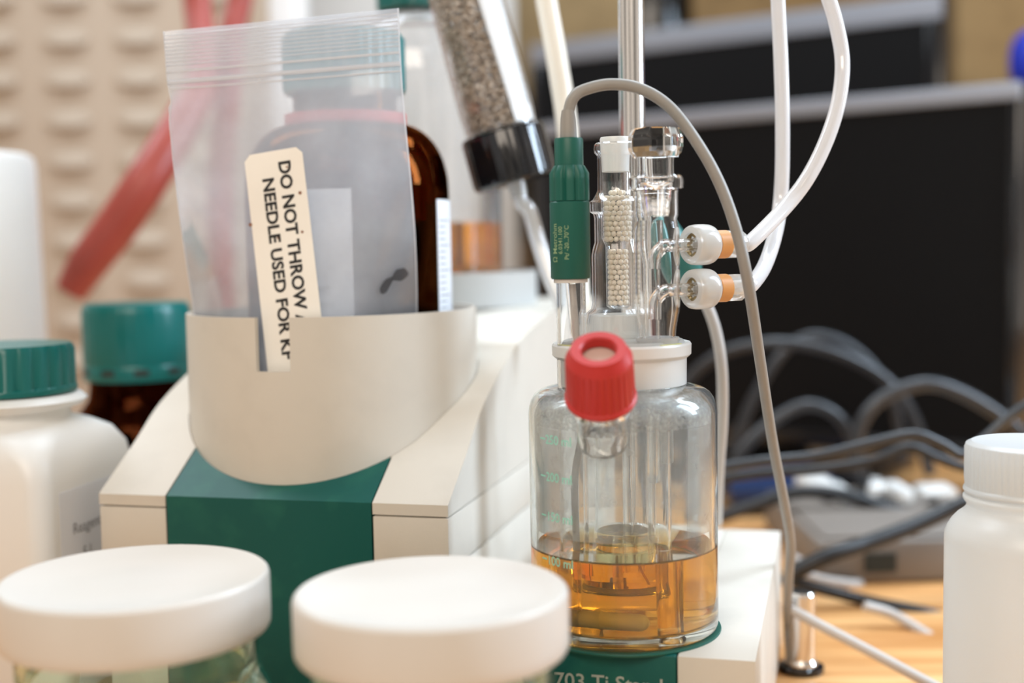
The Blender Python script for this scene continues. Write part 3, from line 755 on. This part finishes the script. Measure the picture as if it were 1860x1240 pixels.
# ---------------- drying tube (beads), behind left
dc = Vector((xx(1119, .512, 400), .512, 0)); zd = lambda py: zz(py, .512, 1119)
q = .512 / F
dt = thing('drying_tube', 'clear glass drying tube filled with cream beads and closed by a white stopper', 'drying tube', (dc.x, dc.y, HT))
D = T(dc.x, dc.y)
dprof = [(.0135, HT + .0002), (.0137, zd(606)), (.0135, zd(585)), (.0128, zd(568)), (.0106, zd(560)), (.0101, zd(550)), (.0101, zd(462)), (.0094, zd(448)), (.0088, zd(440)), (.0088, zd(396)), (.0092, zd(388)), (.0106, zd(384)), (.0108, zd(376)), (.0106, zd(366)), (.0092, zd(361)), (.0078, zd(350)), (.0073, zd(344)), (.0073, zd(290)), (.0074, zd(282)), (.0084, zd(277)), (.0087, zd(270)), (.0084, zd(262)), (.0076, zd(259))]
obj('glass_tube', lathe(shell(dprof, .0011), D, 72, closed=True), M['thin'], dt)
obj('white_stopper', lathe([(0, zd(312)), (.0055, zd(312)), (.0060, zd(262)), (.0062, zd(253)), (.0058, zd(249)), (0, zd(248))], D, 48), M['ptfe'], dt)
lz0 = zd(560); BR = .00112
obj('inner_tube', lathe(shell([(.0035, lz0), (.0043 + .0006, lz0 + .001), (.0050, zd(446)), (.0066, zd(432)), (.0067, zd(330))], .0006), T(dc.x + .0006, dc.y), 56, closed=True), M['thin'], dt)
obj('ground_cone', lathe([(.0115, HT - .004), (.0118, HT + .0001), (.0120, zd(600)), (.0114, zd(572)), (.0100, zd(570)), (.0104, HT - .004)], D, 56, closed=True), M['ptfe_clear'], dt)
# beads: one sphere, copied
bm = bmesh.new(); bmesh.ops.create_icosphere(bm, subdivisions=3, radius=BR)
me = bpy.data.meshes.new('bead'); bm.to_mesh(me); bm.free(); me.materials.append(M['bead'])
for p in me.polygons: p.use_smooth = True
bead0 = bpy.data.objects.new('bead', me)
first = True
def put_bead(p, label, grp):
    global first
    b = bead0 if first else bead0.copy(); first = False
    COL.objects.link(b); b.location = p; b['label'] = label; b['category'] = 'bead'; b['group'] = grp
    s = random.uniform(.92, 1.0); b.scale = (s, s, s)
L1 = 'cream round bead packed in the upper wide part of the drying tube'; L2 = 'cream round bead in the lower narrow part of the drying tube'
cxl = dc.x + .0006
z = lz0 + .0006 + BR + .0006; k = 0
while z < zd(452):
    nn = 9; R0 = .00335
    for j in range(nn):
        a = (j + .5 * (k % 2)) / nn * 2 * PI + .1 * math.sin(k)
        put_bead((cxl + R0 * math.cos(a), dc.y + R0 * math.sin(a), z + random.uniform(-.0001, .0001)), L2, 'beads in the lower part of the drying tube')
    z += .00207; k += 1
z = zd(434)
while z < zd(356):
    nn = 13; R0 = .0049
    for j in range(nn):
        a = (j + .5 * (k % 2)) / nn * 2 * PI + .1 * math.sin(k)
        put_bead((cxl + R0 * math.cos(a), dc.y + R0 * math.sin(a), z + random.uniform(-.0001, .0001)), L1, 'beads in the upper part of the drying tube')
    z += .00207; k += 1
for rr, nn in ((.0001, 1), (.0025, 6)):
    for j in range(nn):
        a = j / nn * 2 * PI
        put_bead((cxl + rr * math.cos(a), dc.y + rr * math.sin(a), z - .0004 + (.0014 if nn == 1 else .0004)), L1, 'beads in the upper part of the drying tube')

# generator electrode glass inside the vessel (below the drying tube)
ge = thing('generator_electrode', 'wide glass tube hanging inside the vessel into the amber liquid', 'electrode', (dc.x, dc.y, ZL))
gx = VC.x + .0006; gy = dc.y - .004; GT = zv(657)
gp = [(.0114, GT), (.0116, ZL + .008), (.0122, ZL + .004), (.0124, ZL + .0015), (.0119, ZL - .001), (.0117, ZL - .013), (.0126, ZL - .0155), (.0128, ZL - .0170), (.0118, ZL - .0182)]
obj('glass_sleeve', lathe(shell(gp, .0012), T(gx, gy), 72, closed=True), M['glass'], ge)
obj('diaphragm', lathe([(0, ZL - .0176), (.0114, ZL - .0176), (.0114, ZL - .0156), (0, ZL - .0156)], T(gx, gy), 48), M['ptfe_clear'], ge)
obj('anode_rod', lathe(shell([(.0022, GT), (.0022, ZL - .010)], .0008), T(gx + .002, gy), 24, closed=True), M['glass'], ge)
obj('catholyte', lathe([(0, ZL - .0152), (.0106, ZL - .0152), (.0109, ZL + .004), (0, ZL + .0038)], T(gx, gy), 48), glass('pale_yellow', (.98, .95, .72), 1.36), ge)
obj('lead_wire', tube([(gx + .004, gy, GT), (gx + .005, gy, ZL + .02), (gx + .003, gy - .002, ZL - .004), (gx + .0055, gy - .003, ZL - .0148)], .0003, 8), M['steel'], ge)
obj('spacer_block', box(VC.x + .0165, VC.x + .0205, .500, .508, zv(842), zv(765), None, .0008), M['ptfe'], ge, 'white plastic block')

# ---------------- right glass trap with two side nipples
tc_ = Vector((xx(1192, .488, 400), .488, 0)); zt_ = lambda py: zz(py, .488, 1192)
tr = thing('glass_trap', 'clear glass stopcock column with faceted stopper and two side arms', 'glass column', (tc_.x, tc_.y, HT))
TT = T(tc_.x, tc_.y)
tprof = [(.0066, zt_(690)), (.0070, zt_(625)), (.0072, zt_(600)), (.0085, zt_(566)), (.0089, zt_(552)), (.0089, zt_(420)), (.0083, zt_(405)), (.0080, zt_(398)), (.0086, zt_(390)), (.0086, zt_(350)), (.0088, zt_(346)), (.0106, zt_(343)), (.0108, zt_(334)), (.0107, zt_(324)), (.0098, zt_(319)), (.0074, zt_(318))]
obj('glass_column', lathe(shell(tprof, .0012), TT, 80, closed=True), M['glass'], tr)
oct_ = lambda r, a, i: r * (math.cos(PI / 8) / math.cos(((a + .3) % (PI / 4)) - PI / 8)) * 1.0
stp = obj('faceted_stopper', lathe([(0, zt_(286)), (.0085, zt_(286)), (.0102, zt_(277)), (.0108, zt_(268)), (.0108, zt_(247)), (.0100, zt_(240)), (.0092, zt_(234)), (.0, zt_(233))], TT, 96, rfun=lambda r, a, i: oct_(r, a, i) if r > .009 else r), M['glass'], tr, angle=12)
obj('stopper_cone', lathe([(0, zt_(392)), (.0050, zt_(392)), (.0062, zt_(345)), (.0071, zt_(322)), (.0069, zt_(300)), (.0070, zt_(286.5)), (.0052, zt_(286.5)), (.0050, zt_(330)), (0, zt_(345))], TT, 56), M['glass'], tr)
obj('inner_tube', lathe(shell([(.0030, zt_(640)), (.0033, zt_(480)), (.0045, zt_(450)), (.0045, zt_(400))], .0008), T(tc_.x - .002, tc_.y), 40, closed=True), M['glass'], tr)
obj('dip_tube', lathe([(.0046, zt_(692)), (.0047, zt_(980)), (.0042, zt_(1140)), (.0034, zt_(1146)), (.0036, zt_(980)), (.0038, zt_(692))], T(tc_.x + .0004, tc_.y + .003), 40, closed=True), M['glass'], tr)
obj('drip_tip', lathe(smooth_prof([(.0022, zt_(745)), (.0023, zt_(845)), (.0026, zt_(852)), (.0022, zt_(866)), (.0010, zt_(866)), (.0012, zt_(845)), (.0012, zt_(745))], 1), T(xx(1186, .478, 800), .478), 32, closed=True), M['glass'], tr)
obj('ground_cone', lathe([(.0074, HT - .006), (.0082, HT + .0001), (.0084, zt_(612)), (.0075, zt_(612)), (.0074, HT - .005)], TT, 48, closed=True), M['frosted'], tr)
NDv = Vector((.86, .51, 0)).normalized()
tubeends = []
for k, py in enumerate((446, 528)):
    zc_ = zt_(py)
    c0 = Vector((tc_.x, tc_.y, zc_))
    curve = [c0 + Vector((-.001, .001, -.009 if k == 0 else -.011)), c0 + Vector((-.0005, 0.001, -.004)), c0 + Vector((.0028, .001, -.0004)), c0 + NDv * .007, c0 + NDv * .012, c0 + NDv * .024]
    obj('side_arm', tube(curve, .0026, 20, inner=.0014), M['glass'], tr)
    hp = c0 + NDv * .0165
    ft = thing('tube_connector', ('upper' if k == 0 else 'lower') + ' white plastic tube connector with orange seal on the glass column', 'connector', hp, 'tube connectors on the glass column')
    Fm = frame(hp, NDv)
    obj('nut', lathe(smooth_prof([(.0048, 0), (.0070, -.0002), (.0080, .0012), (.0081, .0080), (.0074, .0102), (.0055, .0115), (.0036, .0115), (.0036, .003), (.0048, .002), (.0048, 0)], 1), Fm, 56), M['ptfe_clear'], ft)
    star = lambda r, a, i: r * (1 + .42 * (0.5 + .5 * math.cos(6 * a))) if r < .004 else r
    obj('clamp_star', lathe([(.0047, .0014), (.0028, .0022), (.0028, .0027), (.0047, .0020)], Fm, 96, rfun=star, closed=True), M['brass'], ft, 'dark gold star ring')
    obj('seal', lathe([(.0030, .0122), (.00562, .0122), (.00565, .0178), (.0030, .0178)], Fm, 40, closed=True), M['orange'], ft, 'orange ring')
    obj('barrel', lathe([(.0037, .0035), (.0052, .0116), (.0055, .0122), (.0055, .0182), (.0056, .0184), (.0056, .0250), (.0044, .0272), (.0030, .0280), (.0030, .0030)], Fm, 12 if k == 0 else 10), milky('clear_barrel', (.94, .92, .86), .38, .5, .10, .15), ft)
    tubeends.append(hp + NDv * .0276)
# ---------------- two translucent tubes from above
e0, e1 = tubeends
def tpath(e, rest):
    return [e, e + NDv * .0045 + Vector((0, 0, .0012))] + [at(*p) for p in rest]
tag(obj('silicone_tube', tube(tpath(e0, [(1430, 372, .530), (1470, 318, .535), (1503, 250, .54), (1524, 180, .545), (1530, 110, .55), (1518, 40, .55), (1498, -25, .55), (1478, -100, .55), (1440, -300, .56), (1420, -560, .57)]), .0032, 20, inner=.0018), M['tubing']), 'milky tube bowing out widest, running to the upper connector', 'tube', 'milky tubes')
tag(obj('silicone_tube', tube(tpath(e1, [(1390, 480, .532), (1408, 425, .545), (1417, 370, .56), (1421, 300, .56), (1421, 200, .56), (1418, 100, .56), (1413, 0, .56), (1408, -100, .56), (1400, -320, .57), (1395, -560, .58)]), .0032, 20, inner=.0018), M['tubing']), 'straighter milky tube hanging down to the lower connector', 'tube', 'milky tubes')
# ---------------- teal plug and cable behind the connectors
tp = at(1262, 508, .60); td = Vector((-.55, -.1, .8)).normalized()
tpl = thing('electrode_plug', 'dark teal electrode plug tilted behind the white connectors', 'plug', tp)
obj('body', lathe([(0, 0), (.0045, 0), (.0075, .006), (.0085, .010), (.0085, .030), (.006, .034), (0, .034)], frame(tp, td), 40), M['teal_plug'], tpl)
obj('cable', tube([tp + td * .001, at(1280, 545, .60), at(1300, 600, .60), at(1311, 670, .60), at(1312, 760, .61), at(1306, 850, .62), at(1302, 950, .64)], .0027, 14), M['light_cable'], tpl, 'light grey cable')

# ================================================================== desiccant tube with black cap
Yd = .66
c1 = at(935, 305, Yd); c0 = at(856, 10, Yd); dax = (c0 - c1).normalized()
ctr = at(937, 332, Yd)                 # centre of the cap's lower face
Dm = frame(ctr, dax)
des = thing('desiccant_tube', 'tilted clear tube of greyish granules with a glossy black cap', 'tube', ctr)
obj('black_cap', lathe([(.004, 0), (.0205, 0), (.0218, .001), (.0222, .003), (.0222, .0255), (.0212, .0272), (.0199, .0272), (.0199, .006), (.004, .004)], Dm, 128, rfun=lambda r, a, i: r - (.0003 if (i in (3, 4) and int(a / (2 * PI) * 64) % 2) else 0)), M['black'], des)
obj('clear_cylinder', lathe([(.0186, .0275), (.0192, .033), (.0194, .040), (.0194, .165), (.0178, .165), (.0178, .040), (.0172, .030)], Dm, 72, closed=True), M['thin'], des)
obj('outlet_pipe', lathe([(0, -.007), (.0042, -.007), (.0048, -.0005), (.0048, .0035), (0, .0035)], Dm, 24), M['ptfe_clear'], des)
obj('paper_insert', lathe([(0.001, .028)] + [(.0168, .028), (.0168, .16), (.001, .16)], Dm, 40), milky('filter_wool', (.97, .97, .96), .85, .5, .02, .5), des, 'bright white packing') if False else None
bm = bmesh.new(); rnd = random.Random(3)
tb_ = bmesh.new(); bmesh.ops.create_icosphere(tb_, subdivisions=1, radius=1); tv = [v.co.copy() for v in tb_.verts]; tf = [[v.index for v in f.verts] for f in tb_.faces]; tb_.free()
cnt = 0
up_l = (Dm.to_3x3().inverted() @ Vector((1, 0, 0))); up_l.z = 0; up_l.normalize()
while cnt < 5200:
    a = rnd.uniform(0, 2 * PI); r = .0168 * math.sqrt(rnd.uniform(.35, 1)); zq = rnd.uniform(.029, .142)
    x, y = r * math.cos(a), r * math.sin(a)
    side = (x * up_l.x + y * up_l.y) / .0168
    lim = .42 - (zq - .029) / .113 * .28
    if side > lim: continue
    if zq > .128 + .02 * (-side): continue
    s = rnd.uniform(.0007, .0011)
    vs = [bm.verts.new(Dm @ (Vector((x, y, zq)) + v * s)) for v in tv]
    for f in tf: bm.faces.new([vs[i] for i in f])
    cnt += 1
go = obj('granules', bm, M['granule'], des, 'beige grey drying granules'); go['kind'] = 'stuff'
# white curved sheet along the emptier side of the tube
bm = bmesh.new(); n1, n2 = 20, 18; G = []
for i in range(n1 + 1):
    row = []
    zq = .0290 + .13 * i / n1; lim = .45 - i / n1 * .30 if zq < .142 else .05
    for j in range(n2 + 1):
        b = -math.acos(min(max(lim, -1), 1)) + 2 * math.acos(min(max(lim, -1), 1)) * j / n2
        base = math.atan2(up_l.y, up_l.x)
        rr = .01765
        row.append([bm.verts.new(Dm @ Vector((r_ * math.cos(base + b), r_ * math.sin(base + b), zq))) for r_ in (rr, rr - .0008)])
    G.append(row)
for i in range(n1):
    for j in range(n2):
        for h in (0, 1): bm.faces.new((G[i][j][h], G[i + 1][j][h], G[i + 1][j + 1][h], G[i][j + 1][h]))
obj('white_lining', bm, plastic('white_liner', (.90, .92, .93), .3), des, 'white lining')
# clear line below the cap
pth = [ctr - dax * .003, ctr - dax * .010, at(962, 385, Yd), at(978, 440, Yd), at(998, 500, Yd - .005), at(1022, 555, Yd - .01), at(1040, 600, Yd - .015)]
tag(obj('clear_hose', tube(pth, .0042, 20, inner=.003), milky('clear_hose', (.93, .93, .92), .45, .5, .12, .1)), 'clear hose curving down from under the black cap', 'hose')
# pale hose from above behind the green plug
tag(obj('pale_hose', tube([at(950, -560, .70), at(960, -300, .69), at(978, -90, .68), at(992, 0, .68), at(1010, 100, .68), at(1026, 200, .68), at(1036, 300, .67), at(1044, 400, .65), at(1050, 520, .62), at(1056, 600, .60)], .0056, 20), M['pale_tube']), 'cream hose hanging behind the green electrode plug', 'hose')

# ================================================================== foreground jars
def jar(px, py, Y, R, label, zt):
    c = at(px, py, Y); x = c.x
    t = thing('glass_jar', label, 'jar', (x, Y, 0), 'jars with white lids')
    lh = .0190
    obj('lid', lathe([(R - .0045, zt - lh + .0004), (R - .0007, zt - lh), (R - .0001, zt - lh + .001), (R, zt - lh + .004), (R, zt - .0022), (R - .0004, zt - .0008), (R - .0013, zt), (R - .0026, zt - .0001), (R - .0060, zt - .0019), (R * .45, zt - .0026), (0, zt - .0026)], T(x, Y), 160), M['lid'], t)
    rn = R - .0050; rb = R + .0025
    ob = [(0, .0015), (rb * .8, .0005), (rb - .002, .0005), (rb, .004), (rb, zt - .058), (rb - .0012, zt - .046), (rb - .0076, zt - .033), (rn, zt - .027), (rn, zt - .0042)]
    ib = [(0, .006), (rb - .005, .006), (rb - .0028, .010), (rb - .0028, zt - .058), (rb - .004, zt - .047), (rb - .0105, zt - .035), (rn - .0025, zt - .028), (rn - .0025, zt - .0042)]
    obj('glass_body', lathe(ob + ib[::-1], T(x, Y), 96), M['jar'], t)
    return x, Y
j1 = jar(246, 1057, .420, .0449, 'glass jar with white lid between the white bottle and the green titrator panel', .1111)
j2 = jar(783, 1077, .395, .0440, 'glass jar with plain white lid in front of the amber vessel', .1113)

# ================================================================== HDPE bottle, right foreground
Yh = .47; QH = .47 / .42
hx = xx(1872, Yh, 900)
hb = thing('plastic_bottle', 'translucent white plastic bottle with ribbed screw cap beside the cables', 'bottle', (hx, Yh, 0))
zb_ = lambda py: zz(py, Yh, 1840)
R1 = .0277 * QH
obj('body', lathe(smooth_prof([(0, .001), (R1 * .9, .001), (R1, .003), (R1, zb_(985)), (R1 - .0002, zb_(968)), (R1 - .0034, zb_(943)), (R1 - .0075, zb_(928)), (.0205 * QH, zb_(921)), (.0203 * QH, zb_(917)), (.0217 * QH, zb_(908)), (.0217 * QH, zb_(901)), (.0195 * QH, zb_(896)), (.0195 * QH, zb_(820))], 1), T(hx, Yh), 96), M['hdpe'], hb)
obj('cap', lathe([(.0198 * QH, zb_(894)), (.0214 * QH, zb_(894)), (.0217 * QH, zb_(890)), (.0214 * QH, zb_(886)), (.0210 * QH, zb_(884)), (.0213 * QH, zb_(870)), (.0213 * QH, zb_(815)), (.0208 * QH, zb_(807)), (.0190 * QH, zb_(802)), (.0170 * QH, zb_(803)), (0, zb_(805))], T(hx, Yh), 240, rfun=lambda r, a, i: r - (.00045 * max(0, math.cos(60 * a)) if i in (5, 6) else 0)), milky('ptfe_cap', (.86, .88, .88), .9, .45, .08, .3), hb)

# ================================================================== left bottles
# white square bottle with green cap
wc = Vector((-.2425, .60, 0)); a = rad(12); hw = .0435
wb = thing('white_bottle', 'square white plastic bottle with dark teal ribbed cap', 'bottle', (wc.x, wc.y, 0))
def sqring(hw_, rc, z, n=8):
    pts = []
    for q_ in range(4):
        cx_, cy_ = [(1, 1), (-1, 1), (-1, -1), (1, -1)][q_]
        for k in range(n + 1):
            t_ = q_ * PI / 2 + k / n * PI / 2
            pts.append(((hw_ - rc) * cx_ + rc * math.cos(t_), (hw_ - rc) * cy_ + rc * math.sin(t_)))
    return [Vector((wc.x + p[0] * math.cos(a) + p[1] * math.sin(a), wc.y - p[0] * math.sin(a) + p[1] * math.cos(a), z)) for p in pts]
zw = lambda py: zz(py, .60, 60)
lv = [(hw - .003, .008, .0005), (hw, .009, .004), (hw, .010, zw(850)), (hw - .001, .012, zw(815)), (hw - .004, .018, zw(785)), (hw - .009, .024, zw(768)), (hw - .014, .0285, zw(758)), (.0285, .0284, zw(752)), (.0285, .0284, zw(742)), (.034, .0339, zw(735)), (.0365, .0364, zw(725)), (.034, .0339, zw(716)), (.0285, .0284, zw(712)), (.0285, .0284, zw(650))]
bm = bmesh.new(); RG = [[bm.verts.new(p) for p in sqring(*q_)] for q_ in lv]
for A_, B_ in zip(RG, RG[1:]):
    for k in range(len(A_)): bm.faces.new((A_[k], A_[(k + 1) % len(A_)], B_[(k + 1) % len(A_)], B_[k]))
bm.faces.new(RG[0]); bm.faces.new(RG[-1])
obj('body', bm, M['hdpe_white'], wb, angle=50)
obj('cap', lathe([(.0289, zw(711)), (.0318, zw(711)), (.0322, zw(705)), (.0318, zw(700)), (.0316, zw(698)), (.0316, zw(634)), (.030, zw(624)), (0, zw(622))], T(wc.x, wc.y), 144, rfun=lambda r, a_, i: r - (.0011 * max(0, math.cos(24 * a_)) if i in (4, 5) else 0)), M['teal_cap'], wb)
RM = Matrix(((-math.sin(a) * -1, 0, 0, 0),) * 1 + ((0, 1, 0, 0), (0, 0, 1, 0), (0, 0, 0, 1))) if False else None
def on_right_face(x, y, z):
    d_ = Vector((math.sin(a), math.cos(a), 0)); n_ = Vector((math.cos(a), -math.sin(a), 0))
    return wc + n_ * (hw + .0003 + z) + d_ * x + Vector((0, 0, y))
lb = obj('side_label', prism([(-.030, .02), (.030, .02), (.030, zw(870)), (-.030, zw(870))], .0002, lambda p, q_, t_: on_right_face(p, q_, t_ - .0002)), M['paper'], wb, 'pale label with grey print', smooth=False)
for k, s in enumerate(('Reagent', '5 L', 'Nr. 34', 'Lot 71')):
    obj('lettering', text_bm(s, .0075, lambda x, y, z, k=k: on_right_face(-.008 + x, zw(940) - .0125 * k + y, .0002)), M['text_grey'], lb)
# amber jar with teal cap
ac = Vector((xx(250, .76, 620), .76, 0)); zA = lambda py: zz(py, .76, 250)
aj = thing('amber_jar', 'dark amber glass jar with wide teal cap behind the white bottle', 'jar', (ac.x, ac.y, 0))
ao = [(0, .003), (.036, .0005), (.042, .004), (.043, .01), (.043, zA(815)), (.041, zA(780)), (.036, zA(748)), (.0300, zA(722)), (.0288, zA(700)), (.0288, zA(600))]
obj('glass_body', lathe(ao + [(max(r - .0025, 0), z + (.003 if z < .011 else 0)) for r, z in ao[::-1]], T(ac.x, ac.y), 72), M['amber_dark'], aj)
obj('cap', lathe([(.0292, zA(686)), (.0318, zA(686)), (.0322, zA(680)), (.0322, zA(662)), (.0316, zA(658)), (.0320, zA(655)), (.0320, zA(566)), (.0312, zA(556)), (.0296, zA(549)), (0, zA(548))], T(ac.x, ac.y), 144, rfun=lambda r, a_, i: r - (.0005 * max(0, math.cos(36 * a_)) if i in (5, 6) else 0)), M['teal_cap'], aj)
bm = bmesh.new()
for k in range(10):
    a0 = -PI / 2 - .42 + k * 2 * PI / 10; band(ac, .03215, a0, a0 + .26, zA(675), zA(664), 5, bm, .0002)
obj('tamper_slot', bm, M['dark'], aj)
tag(obj('brown_powder', lathe([(0, .007), (.038, .007), (.0395, .012), (.0360, zA(800)), (0, zA(795))], T(ac.x, ac.y), 48), plastic('brown_contents', (.03, .015, .01), .8)), 'dark contents inside the amber jar', 'powder')
# tall white cylinder, top left
Yw = .86; wx = xx(62, Yw, 450) - .06
wt = thing('white_canister', 'tall white canister behind the teal-capped white bottle', 'canister', (wx, Yw, 0))
zW = lambda py: zz(py, Yw, 40)
obj('body', lathe([(0, .0005), (.063, .0005), (.0645, .004), (.0600, zW(300)), (.0585, zW(284)), (.055, zW(278)), (0, zW(276))], T(wx, Yw), 80), M['hdpe_white'], wt)
obj('base_band', lathe([(.0652, .004), (.0655, .004), (.0653, .016), (.0650, .016)], T(wx, Yw), 80, closed=True), M['paper'], wt)

# ================================================================== red hoses
Yr = 1.02
def hose(pts, r, label):
    tag(obj('rubber_hose', tube(pts, r, 24), M['hose']), label, 'hose', 'red rubber hoses')
hose([at(350, -500, 1.1), at(350, -250, 1.1), at(352, -90, 1.1), at(358, 0, 1.1), at(368, 90, 1.08), at(362, 160, 1.06), at(318, 245, 1.04), at(262, 335, Yr), at(208, 415, Yr), at(160, 478, Yr), at(128, 530, Yr)], [.012, .012, .012, .012, .0125, .014, .016, .017, .017, .0160, .0125], 'thick red rubber hose with blunt lower end in front of the louvered panel')
hose([at(470, -500, 1.16), at(462, -250, 1.16), at(452, -90, 1.16), at(436, 0, 1.16), at(420, 70, 1.15), at(415, 160, 1.15), at(405, 260, 1.15), at(400, 380, 1.15), at(402, 520, 1.15), at(405, 640, 1.15)], .0115, 'thinner red rubber hose hanging behind the zip bag')

# ================================================================== right background clutter
def cable(name, pts, r, mat, label, group='cables behind the stand'):
    tag(obj(name, tube([at(*p) for p in pts], r * .82, 14), M[mat]), label, 'cable', group)
cable('cable', [(1200, 760, .97), (1250, 690, .97), (1310, 643, .96), (1380, 625, .95), (1450, 625, .95), (1530, 645, .95), (1610, 690, .95), (1660, 760, .95), (1690, 860, .95)], .0055, 'mid_cable', 'highest dark grey cable arch in front of the near monitor')
cable('cable', [(1330, 820, 1.0), (1370, 720, 1.0), (1430, 632, 1.0), (1490, 610, 1.0), (1560, 640, 1.0), (1620, 720, 1.0), (1640, 840, 1.0)], .005, 'mid_cable', 'second dark cable arch crossing just under the highest one')
cable('cable', [(1550, 860, .9), (1560, 780, .9), (1600, 725, .9), (1680, 697, .9), (1750, 715, .9), (1830, 765, .9), (1900, 830, .9)], .0062, 'mid_cable', 'thick dark grey cable arch behind the plastic bottle cap')
cable('cable', [(1310, 890, .93), (1350, 815, .93), (1410, 760, .93), (1470, 735, .93), (1525, 760, .93), (1560, 830, .93), (1575, 900, .93)], .0055, 'mid_cable', 'lowest short dark cable arch, nested under the others')
cable('cable', [(1290, 852, .72), (1380, 838, .72), (1480, 828, .72), (1580, 805, .72), (1660, 789, .72), (1710, 806, .72), (1750, 826, .72), (1790, 795, .72), (1840, 752, .72), (1900, 715, .72)], .0038, 'mid_cable', 'shiny cable with a kink running behind the plastic bottle cap')
cable('cable', [(1290, 872, .76), (1380, 860, .76), (1480, 853, .76), (1580, 838, .76), (1650, 812, .76), (1700, 830, .76), (1760, 850, .76), (1840, 850, .76)], .0038, 'dark_cable', 'black cable running just below the kinked shiny cable')
cable('cable', [(1430, 1045, .74), (1500, 1012, .74), (1580, 985, .75), (1660, 955, .76), (1740, 918, .77), (1800, 885, .78)], .0062, 'dark_cable', 'thick black cable rising diagonally across the taupe box')
cable('cable', [(1290, 945, .88), (1370, 918, .88), (1450, 893, .88), (1540, 900, .88), (1620, 925, .88), (1700, 935, .88), (1780, 915, .88)], .006, 'dark_cable', 'black cable sagging over the light oak bench behind the stand')
cable('cable', [(1420, 1050, .74), (1500, 1072, .74), (1580, 1092, .74), (1660, 1108, .73), (1740, 1125, .73), (1820, 1150, .72)], .0045, 'dark_cable', 'black cable lying along the front of the taupe box')
cable('cable', [(1430, 1102, .625), (1480, 1130, .62), (1560, 1172, .61), (1640, 1215, .60), (1720, 1258, .59)], .0032, 'light_cable', 'light grey cable slanting down past the steel foot')
cable('cable', [(1570, 1100, .70), (1620, 1115, .70), (1680, 1150, .69), (1740, 1190, .68), (1800, 1235, .66)], .0036, 'light_cable', 'light grey cable on the bench near the plastic bottle')
cable('cable', [(1430, 1010, .80), (1490, 1035, .80), (1560, 1060, .79), (1500, 1055, .78), (1450, 1040, .78)], .004, 'light_cable', 'short pale cable loop beside the grey sensor cable')
tx = (xx(1440, .86, 1000), xx(1790, .86, 1000))
tb2 = thing('power_supply', 'flat taupe box lying on the bench among black cables', 'box', ((tx[0] + tx[1]) / 2, .87, 0))
obj('case', box(tx[0], tx[1], .79, .96, .0005, .028, None, .004), M['taupe'], tb2)
obj('cover', box(tx[0] + .006, tx[1] - .006, .796, .954, .0282, .030, None, .0008), M['taupe'], tb2)
obj('socket', box(tx[0] + .03, tx[0] + .05, .788, .7899, .008, .020), M['dark'], tb2)
tag(obj('blue_folder', box(xx(1290, 1.1, 870), xx(1480, 1.1, 870), .99, 1.10, .0125, .022, None, .001), M['navy']), 'navy blue folder lying under the near monitor', 'folder')
tag(obj('foot_pad', box(xx(1290, 1.1, 870), xx(1480, 1.1, 870), .99, 1.10, .0002, .0122, None, .001), M['black']), 'black pad under the navy blue folder', 'pad')
for k, (px, py, wpx, lab_) in enumerate(((1482, 887, 58, 'white plug nearest the grey sensor cable, behind the black cables'), (1593, 895, 42, 'small white plug, middle one of the row behind the cables'), (1703, 905, 66, 'white plug close behind the ribbed bottle cap'))):
    c = at(px, py, .93); hw2 = wpx / 2 / F * .93
    t = thing('power_plug', lab_, 'plug', (c.x, .93, c.z - .012), 'white plugs behind the cables')
    obj('plug_body', box(c.x - hw2, c.x + hw2, .92, .95, c.z - .0085, c.z + .0085, None, .004, seg=3), M['hdpe_white'], t)
    obj('pin', tube([(c.x, .9502, c.z), (c.x, .966, c.z)], .002, 10, n=2), M['steel'], t)
    obj('plug_cord', tube([(c.x, .921, c.z), (c.x + .002, .905, c.z - .003), (c.x + .006, .895, .0165 if k else .004), (c.x + .03, .885, .004 if not k else .034)], .003, 10), M['dark_cable'], t)
for px, wpx, lab_ in ((1530, 30, 'small white connector between the first and second plugs'), (1640, 26, 'small white connector between the second and third plugs')):
    c = at(px, 915, .90)
    tag(obj('cable_connector', box(c.x - wpx / 2 / F * .9, c.x + wpx / 2 / F * .9, .89, .93, .0302, .0402, None, .002), M['hdpe_white']), lab_, 'connector')
fc = at(1455, 1150, .63)
sf = thing('steel_foot', 'short shiny steel post standing beside the stirrer stand', 'post', (fc.x, .63, 0))
obj('post', lathe([(0, .0005), (.0085, .0005), (.0085, .005), (.0072, .007), (.0072, zz(1088, .63)), (.0062, zz(1083, .63)), (0, zz(1082, .63))], T(fc.x, .63), 36), M['steel'], sf)
obj('base_ring', lathe([(.0086, .0005), (.0115, .0005), (.0115, .003), (.0086, .004)], T(fc.x, .63), 36, closed=True), M['black'], sf)
